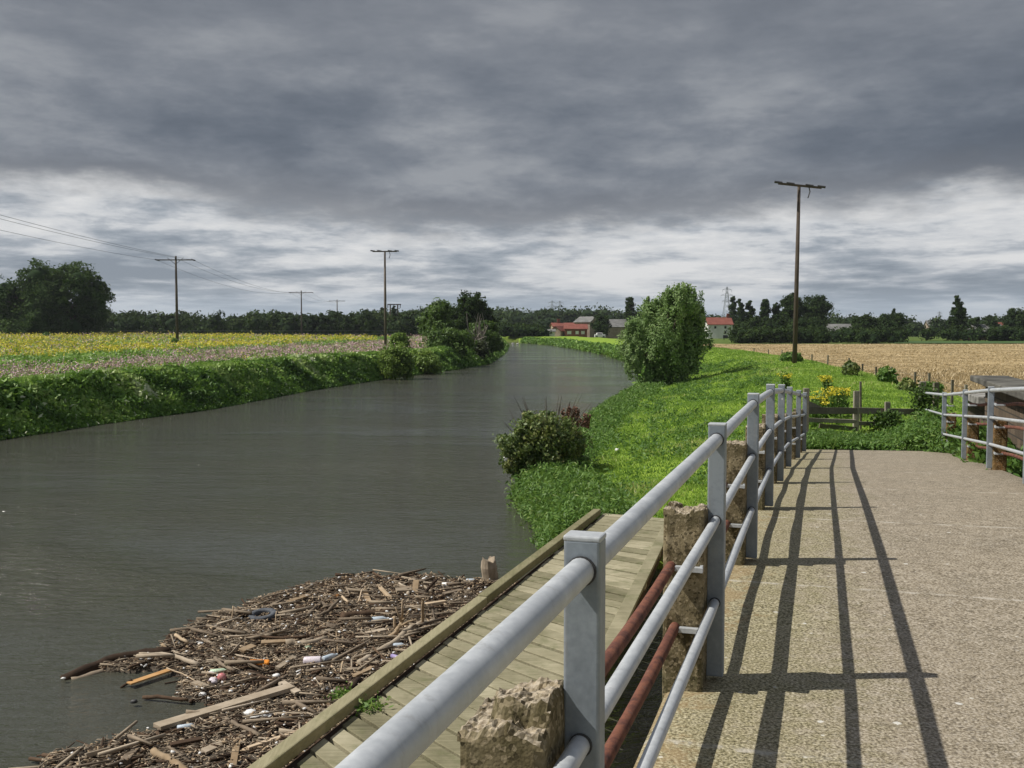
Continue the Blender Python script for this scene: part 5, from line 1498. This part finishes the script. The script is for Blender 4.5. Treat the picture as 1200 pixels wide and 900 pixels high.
branch([(252, 771), (262, 780), (275, 786)], .022, .02, 'drift', 'brown stick slanting down left of the orange block')
branch([(252, 718), (272, 728)], .01, .008, 'drift', 'thin stick under the tyre at the raft edge')
branch([(272, 728), (273, 710)], .010, .007, 'drift_pale', 'thin reed standing upright left of the tyre', name='reed_stem', cat='reed', zs=[.02, .2])
branch([(322, 736), (324, 716)], .009, .006, 'drift_pale', 'first thin stem standing right of the tyre', name='reed_stem', cat='reed', zs=[.02, .22])
branch([(327, 737), (329, 722)], .008, .006, 'drift_pale', 'second shorter stem standing right of the tyre', name='reed_stem', cat='reed', zs=[.02, .18])
branch([(315, 733), (323, 744)], .014, .010, 'drift_pale', 'short forked pale stick directly below the tyre')
branch([(394, 740), (396, 765)], .012, .010, 'drift_pale', 'pale stem lying beside the round brown board', zs=[.07, .04])
branch([(388, 780), (398, 792), (402, 775)], .012, .010, 'drift_pale', 'V-shaped pale twig right of the mauve can', zs=[.1, .04, .16])
branch([(375, 825), (410, 808), (420, 797)], .03, .035, 'drift_dark', 'dark log half hidden against the kerb near the green weed')
branch([(300, 845), (330, 838), (372, 822)], .014, .012, 'drift_dark', 'long dark stick right of the longest plank')
branch([(263, 843), (285, 852), (305, 862)], .024, .02, 'drift', 'bent brown stick near the white foam cluster')
for (q1, q2, wd_, th_, m__, lb) in (
    ((338, 706), (362, 697), .07, .03, 'drift_pale', 'pale board at the raft rim above the tyre'),
    ((430, 742), (452, 738), .10, .03, 'drift', 'broad flat brown board between the round lid and the upright forked stick'),
    ((228, 800), (243, 806), .08, .035, 'drift', 'stubby brown board end beside the white pebble'),
    ((330, 800), (349, 812), .07, .03, 'drift', 'short brown board right of the tip of the longest plank'),
    ((415, 792), (437, 782), .06, .03, 'drift_pale', 'short pale batten close to the kerb weed'),
    ((345, 770), (325, 783), .06, .03, 'drift', 'slanting brown batten between the orange block and the mauve tub'),
    ((200, 873), (236, 866), .06, .03, 'drift_dark', 'dark batten near the lower left rim of the raft'),
    ((238, 881), (262, 871), .08, .035, 'drift', 'brown board just left of the short pale slat'),
    ((100, 886), (128, 878), .06, .04, 'drift', 'brown batten at the far lower-left tip of the raft'),
    ((283, 763), (297, 757), .09, .04, 'drift_pale', 'small pale block left of the bleached short log'),
    ((520, 696), (541, 691), .07, .03, 'drift', 'brown board near the raft end below the white flattened bottle')):
    plank(q1, q2, wd_, th_, m__, lb, .07, tiltr=.3)
# round board
p = G(392, 736, ZW + .05); m_ = MB(); m_.tube([p, p + Vector((.01, .01, .035))], [.115, .11], 18)
tag(m_.build('round_board', M['drift'], bevel=.006), 'round brown wooden lid lying on the raft', 'board')
# stump standing in the water at the kerb
p = G(573, 684, ZW); root_pts = [p + Vector((0, 0, -.25)), p + Vector((0, 0, .1)), p + Vector((-.01, 0, .24)), p + Vector((-.02, 0, .36))]
m_ = MB(); nn = 16; Vs_ = []; fs_ = []
for i, (q_, r_) in enumerate(zip(root_pts, (.085, .105, .115, .095))):
    for k in range(nn):
        t_ = 2 * math.pi * k / nn; rr = r_ * (1 + .18 * math.sin(3 * t_ + 1) + .08 * math.sin(7 * t_)); Vs_.append(q_ + Vector((math.cos(t_) * rr, math.sin(t_) * rr * .7, (.05 * math.sin(2 * t_) + rdm.uniform(-.018, .018)) * (i == 3))))
for i in range(3):
    for k in range(nn): fs_.append((i * nn + k, i * nn + (k + 1) % nn, (i + 1) * nn + (k + 1) % nn, (i + 1) * nn + k))
fs_.append(tuple(3 * nn + k for k in range(nn))); m_.add(Vs_, fs_)
m_.tube([p + Vector((.10, 0, -.1)), p + Vector((.105, 0, .12)), p + Vector((.085, 0, .27))], [.03, .035, .02], 8)
tag(m_.build('wooden_stump', M['drift'], smooth_=False), 'ragged brown stump standing in the water beside the jetty kerb', 'stump')
# tyre
def torus(R, r, n=40, k_=14, flat=.8):
    V_ = []; f_ = []
    for i in range(n):
        a_ = 2 * math.pi * i / n
        for j in range(k_):
            b_ = 2 * math.pi * j / k_; cx2 = math.cos(b_); sz2 = math.sin(b_)
            rr = R + r * math.copysign(abs(cx2) ** .75, cx2); z = r * flat * math.copysign(abs(sz2) ** .8, sz2)
            if j in (0, 1, k_ - 1) : rr += .004 * (1 if i % 2 else -1)
            V_.append((rr * math.cos(a_), rr * math.sin(a_), z))
    for i in range(n):
        for j in range(k_): f_.append((i * k_ + j, ((i + 1) % n) * k_ + j, ((i + 1) % n) * k_ + (j + 1) % k_, i * k_ + (j + 1) % k_))
    return MB().add(V_, f_)
p = G(308, 721, ZW + .06); ty = torus(.145, .040, flat=1.0).build('tyre', M['rubber'], loc=p, smooth_=True); ty.rotation_euler = (.10, -.06, 0)
tag(ty, 'small grey rubber tyre lying flat near the top edge of the raft', 'tyre')
# rubbish
def blob(px, py, s, m, name, label, cat='litter', lift=.04, seed=0, squash=.6, rough=.5):
    iv, jf = ico(); r_ = np.array([(fbm(iv[:, 0] * 1.8 + seed, iv[:, 1] * 1.8 + iv[:, 2] * 1.3, seed + 7, 3) - .5)]).T
    V_ = iv * (1 + r_ * rough * 2) * np.array([s, s * .75, s * squash]); p = G(px, py, ZW + lift)
    tag(np_mesh(name, V_, [jf], M[m], loc=p), label, cat)
p = G(304, 777.5, ZW + .06); mb = MB(); mb.box((0, 0, 0), (.225, .10, .085), Matrix.Rotation(.05, 3, 'Z') @ Matrix.Rotation(.15, 3, 'X'), jag=.012)
tag(mb.build('orange_block', M['orange'], loc=p, bevel=.022, seg=3), 'bright orange plastic block floating in the middle of the raft', 'litter')
p = G(366, 775, ZW + .07); mb = MB(); mb.tube([(-.095, 0, 0), (-.085, 0, 0), (.085, .02, 0), (.095, .02, 0)], [.045, .052, .052, .045], 18)
tag(mb.build('plastic_tub', M['mauve'], loc=p, smooth_=True, bevel=.002), 'pale mauve cylindrical tub lying on its side right of the orange block', 'litter')
def bottle(px, py, m, cap, label, rz=0, s=1.0, lift=.05):
    root = empty('plastic_bottle', tuple(G(px, py, ZW + lift)), label, 'bottle', None, rz)
    MB().tube([(-.09 * s, 0, 0), (-.085 * s, 0, 0), (.05 * s, 0, 0), (.085 * s, 0, 0), (.10 * s, 0, 0)], [.02 * s, .032 * s, .032 * s, .014 * s, .012 * s], 14).build('body', M[m], root, smooth_=True)
    MB().tube([(.099 * s, 0, 0), (.118 * s, 0, 0)], .015 * s, 12).build('cap', M[cap], root)
bottle(256, 787, 'green_pl', 'white_pl', 'pale green bottle lying above the red ball', .3)
bottle(386, 770, 'blue_pl', 'blue_pl', 'clear bluish bottle right of the mauve tub', .9)
bottle(465, 757, 'blue_pl', 'white_pl', 'light blue bottle beside the crooked bare branch near the kerb', .2, 1.1)
bottle(464, 770, 'violet', 'violet', 'thin violet bottle just below the light blue one', -.7, .8)
bottle(218, 852, 'blue_pl', 'white_pl', 'grey-blue bottle at the lower side of the longest plank', .4, .9)
bottle(552, 680, 'blue_pl', 'white_pl', 'turquoise scrap of bottle near the ragged stump', .1, .8)
bottle(525, 685, 'white_pl', 'blue_pl', 'white flattened bottle at the right end of the raft top', .0, 1.0)
bottle(443, 726, 'blue_pl', 'blue_pl', 'dull silvery bottle under the thick dark log', .3, 1.2)
blob(260, 794, .052, 'red_pl', 'ball', 'small red and pink ball among the litter left of the longest plank', 'ball', .06, 3, 1, .05)
for i, (x, y, s, m, lb) in enumerate((
    (250, 798, .075, 'mauve', 'pinkish crumpled bag just left of the red ball'), (247, 790, .06, 'mauve', 'small pink scrap above the crumpled pinkish bag'),
    (292, 836, .09, 'white_pl', 'upright white foam lump, left of the white cluster'), (300, 842, .075, 'white_pl', 'round white foam lump in the middle of the white cluster'),
    (311, 838, .095, 'white_pl', 'long white foam lump at the right of the white cluster'), (318, 846, .06, 'white_pl', 'small white foam lump below the white cluster'),
    (235, 754, .045, 'white_pl', 'white foam ball near the left rim of the raft'), (237, 814, .05, 'white_pl', 'white foam pebble left of the longest plank'),
    (324, 792, .06, 'white_pl', 'white paper scrap below the orange block'), (371, 796, .055, 'white_pl', 'white scrap below the mauve tub'), (380, 808, .07, 'white_pl', 'off-white crushed cup near the kerb weed'),
    (475, 750, .04, 'white_pl', 'white ball between the root and the light blue bottle'), (497, 678, .045, 'white_pl', 'white lump at the top edge of the raft by the upright board'),
    (361, 759, .06, 'green_pl', 'pale green crushed cup left of the clear bluish bottle'), (405, 731, .05, 'white_pl', 'whitish scrap left of the thick dark log'),
    (394, 699, .07, 'drift_orange', 'dull orange lump among the branches at the raft top'), (430, 774, .06, 'drift_pale', 'yellowish foam piece at the lower end of the crooked branch'),
    (175, 772, .03, 'white_pl', 'tiny white fleck by the inner end of the curved log'), (157, 822, .05, 'dark_metal', 'black ball floating in the inlet'),
    (550, 690, .04, 'white_pl', 'white fleck beside the kerb below the ragged stump'), (74, 795, .03, 'white_pl', 'white fleck at the outer tip of the curved log'))):
    blob(x, y, s * .75, m, 'foam_lump' if 'foam' in lb else 'litter_scrap', lb, 'litter', .05, i * 3 + 1)
# litter on the bank
def bankblob(px, py, Y, s, lb, m='white_pl', sd=1, name='litter_scrap'):
    iv, jf = ico(); r_ = (fbm(iv[:, 0] * 2 + sd, iv[:, 1] * 2 + iv[:, 2], sd, 3) - .5)[:, None]
    tag(np_mesh(name, iv * (1 + r_) * np.array([s, s, s * .9]), [jf], M[m], loc=at(px, py, Y)), lb, 'litter')
gp = G(723, 527.5, -1.2)
for _ in range(8):
    Yg_ = gp.y; gp = G(723, 528.5, gz(gp.x, gp.y))
bankblob(723, 527.5, gp.y, .055, 'white ball lying on the grass beyond the big olive bush', sd=4)
bankblob(593, 539, 22.9, .09, 'white bag snagged on the left side of the big olive bush', sd=5)
bankblob(664, 609, 18.1, .10, 'torn white bag caught in the weeds at the end of the jetty kerb', sd=6)
bankblob(655, 622, 17.6, .05, 'small dirty scrap at the waterline by the end of the kerb', sd=7)
bankblob(705, 534, 30, .04, 'grey pebble-like scrap left of the white ball on the grass', 'stub', sd=8)
# weed on kerb
rgk = np.random.default_rng(120)
for (x, y, lb) in ((402, 815, 'small green weed growing out of the raft against the kerb'), (430, 828, 'small green weed sprouting between jetty boards inside the kerb')):
    p = G(x, y, ZW + .1 if x < 410 else ZJ + .02); n = 260
    P = rgk.normal(size=(n, 3)) * np.array([.07, .07, .03]) + np.array(p)
    tag(np_mesh('weed_tuft', quads_from(P, .022, rgk, np.array([0, 0, .5]), 2.2), [qidx(n)], M['lf_nettle'], var=np.repeat(rgk.uniform(.4, 1, n), 4)), lb, 'plant')

# ------------------------------------------------------------------ thin summer haze
hzv = MB(); hzv.box((0, 3750, 22.5), (10600, 11100, 55))
hm_ = bpy.data.materials.new('thin_haze'); hm_.use_nodes = True; hm_.node_tree.nodes.clear(); th = NT(hm_.node_tree)
pv = th.new('ShaderNodeVolumePrincipled', {'Color': (.80, .86, .93, 1), 'Density': .00013, 'Anisotropy': .2})
th.new('ShaderNodeOutputMaterial', {'Volume': pv.outputs[0]})
hzo = hzv.build('haze', hm_); tag(hzo, kind='stuff')
tag(hzo, 'thin pale summer haze over the river and fields', 'haze')
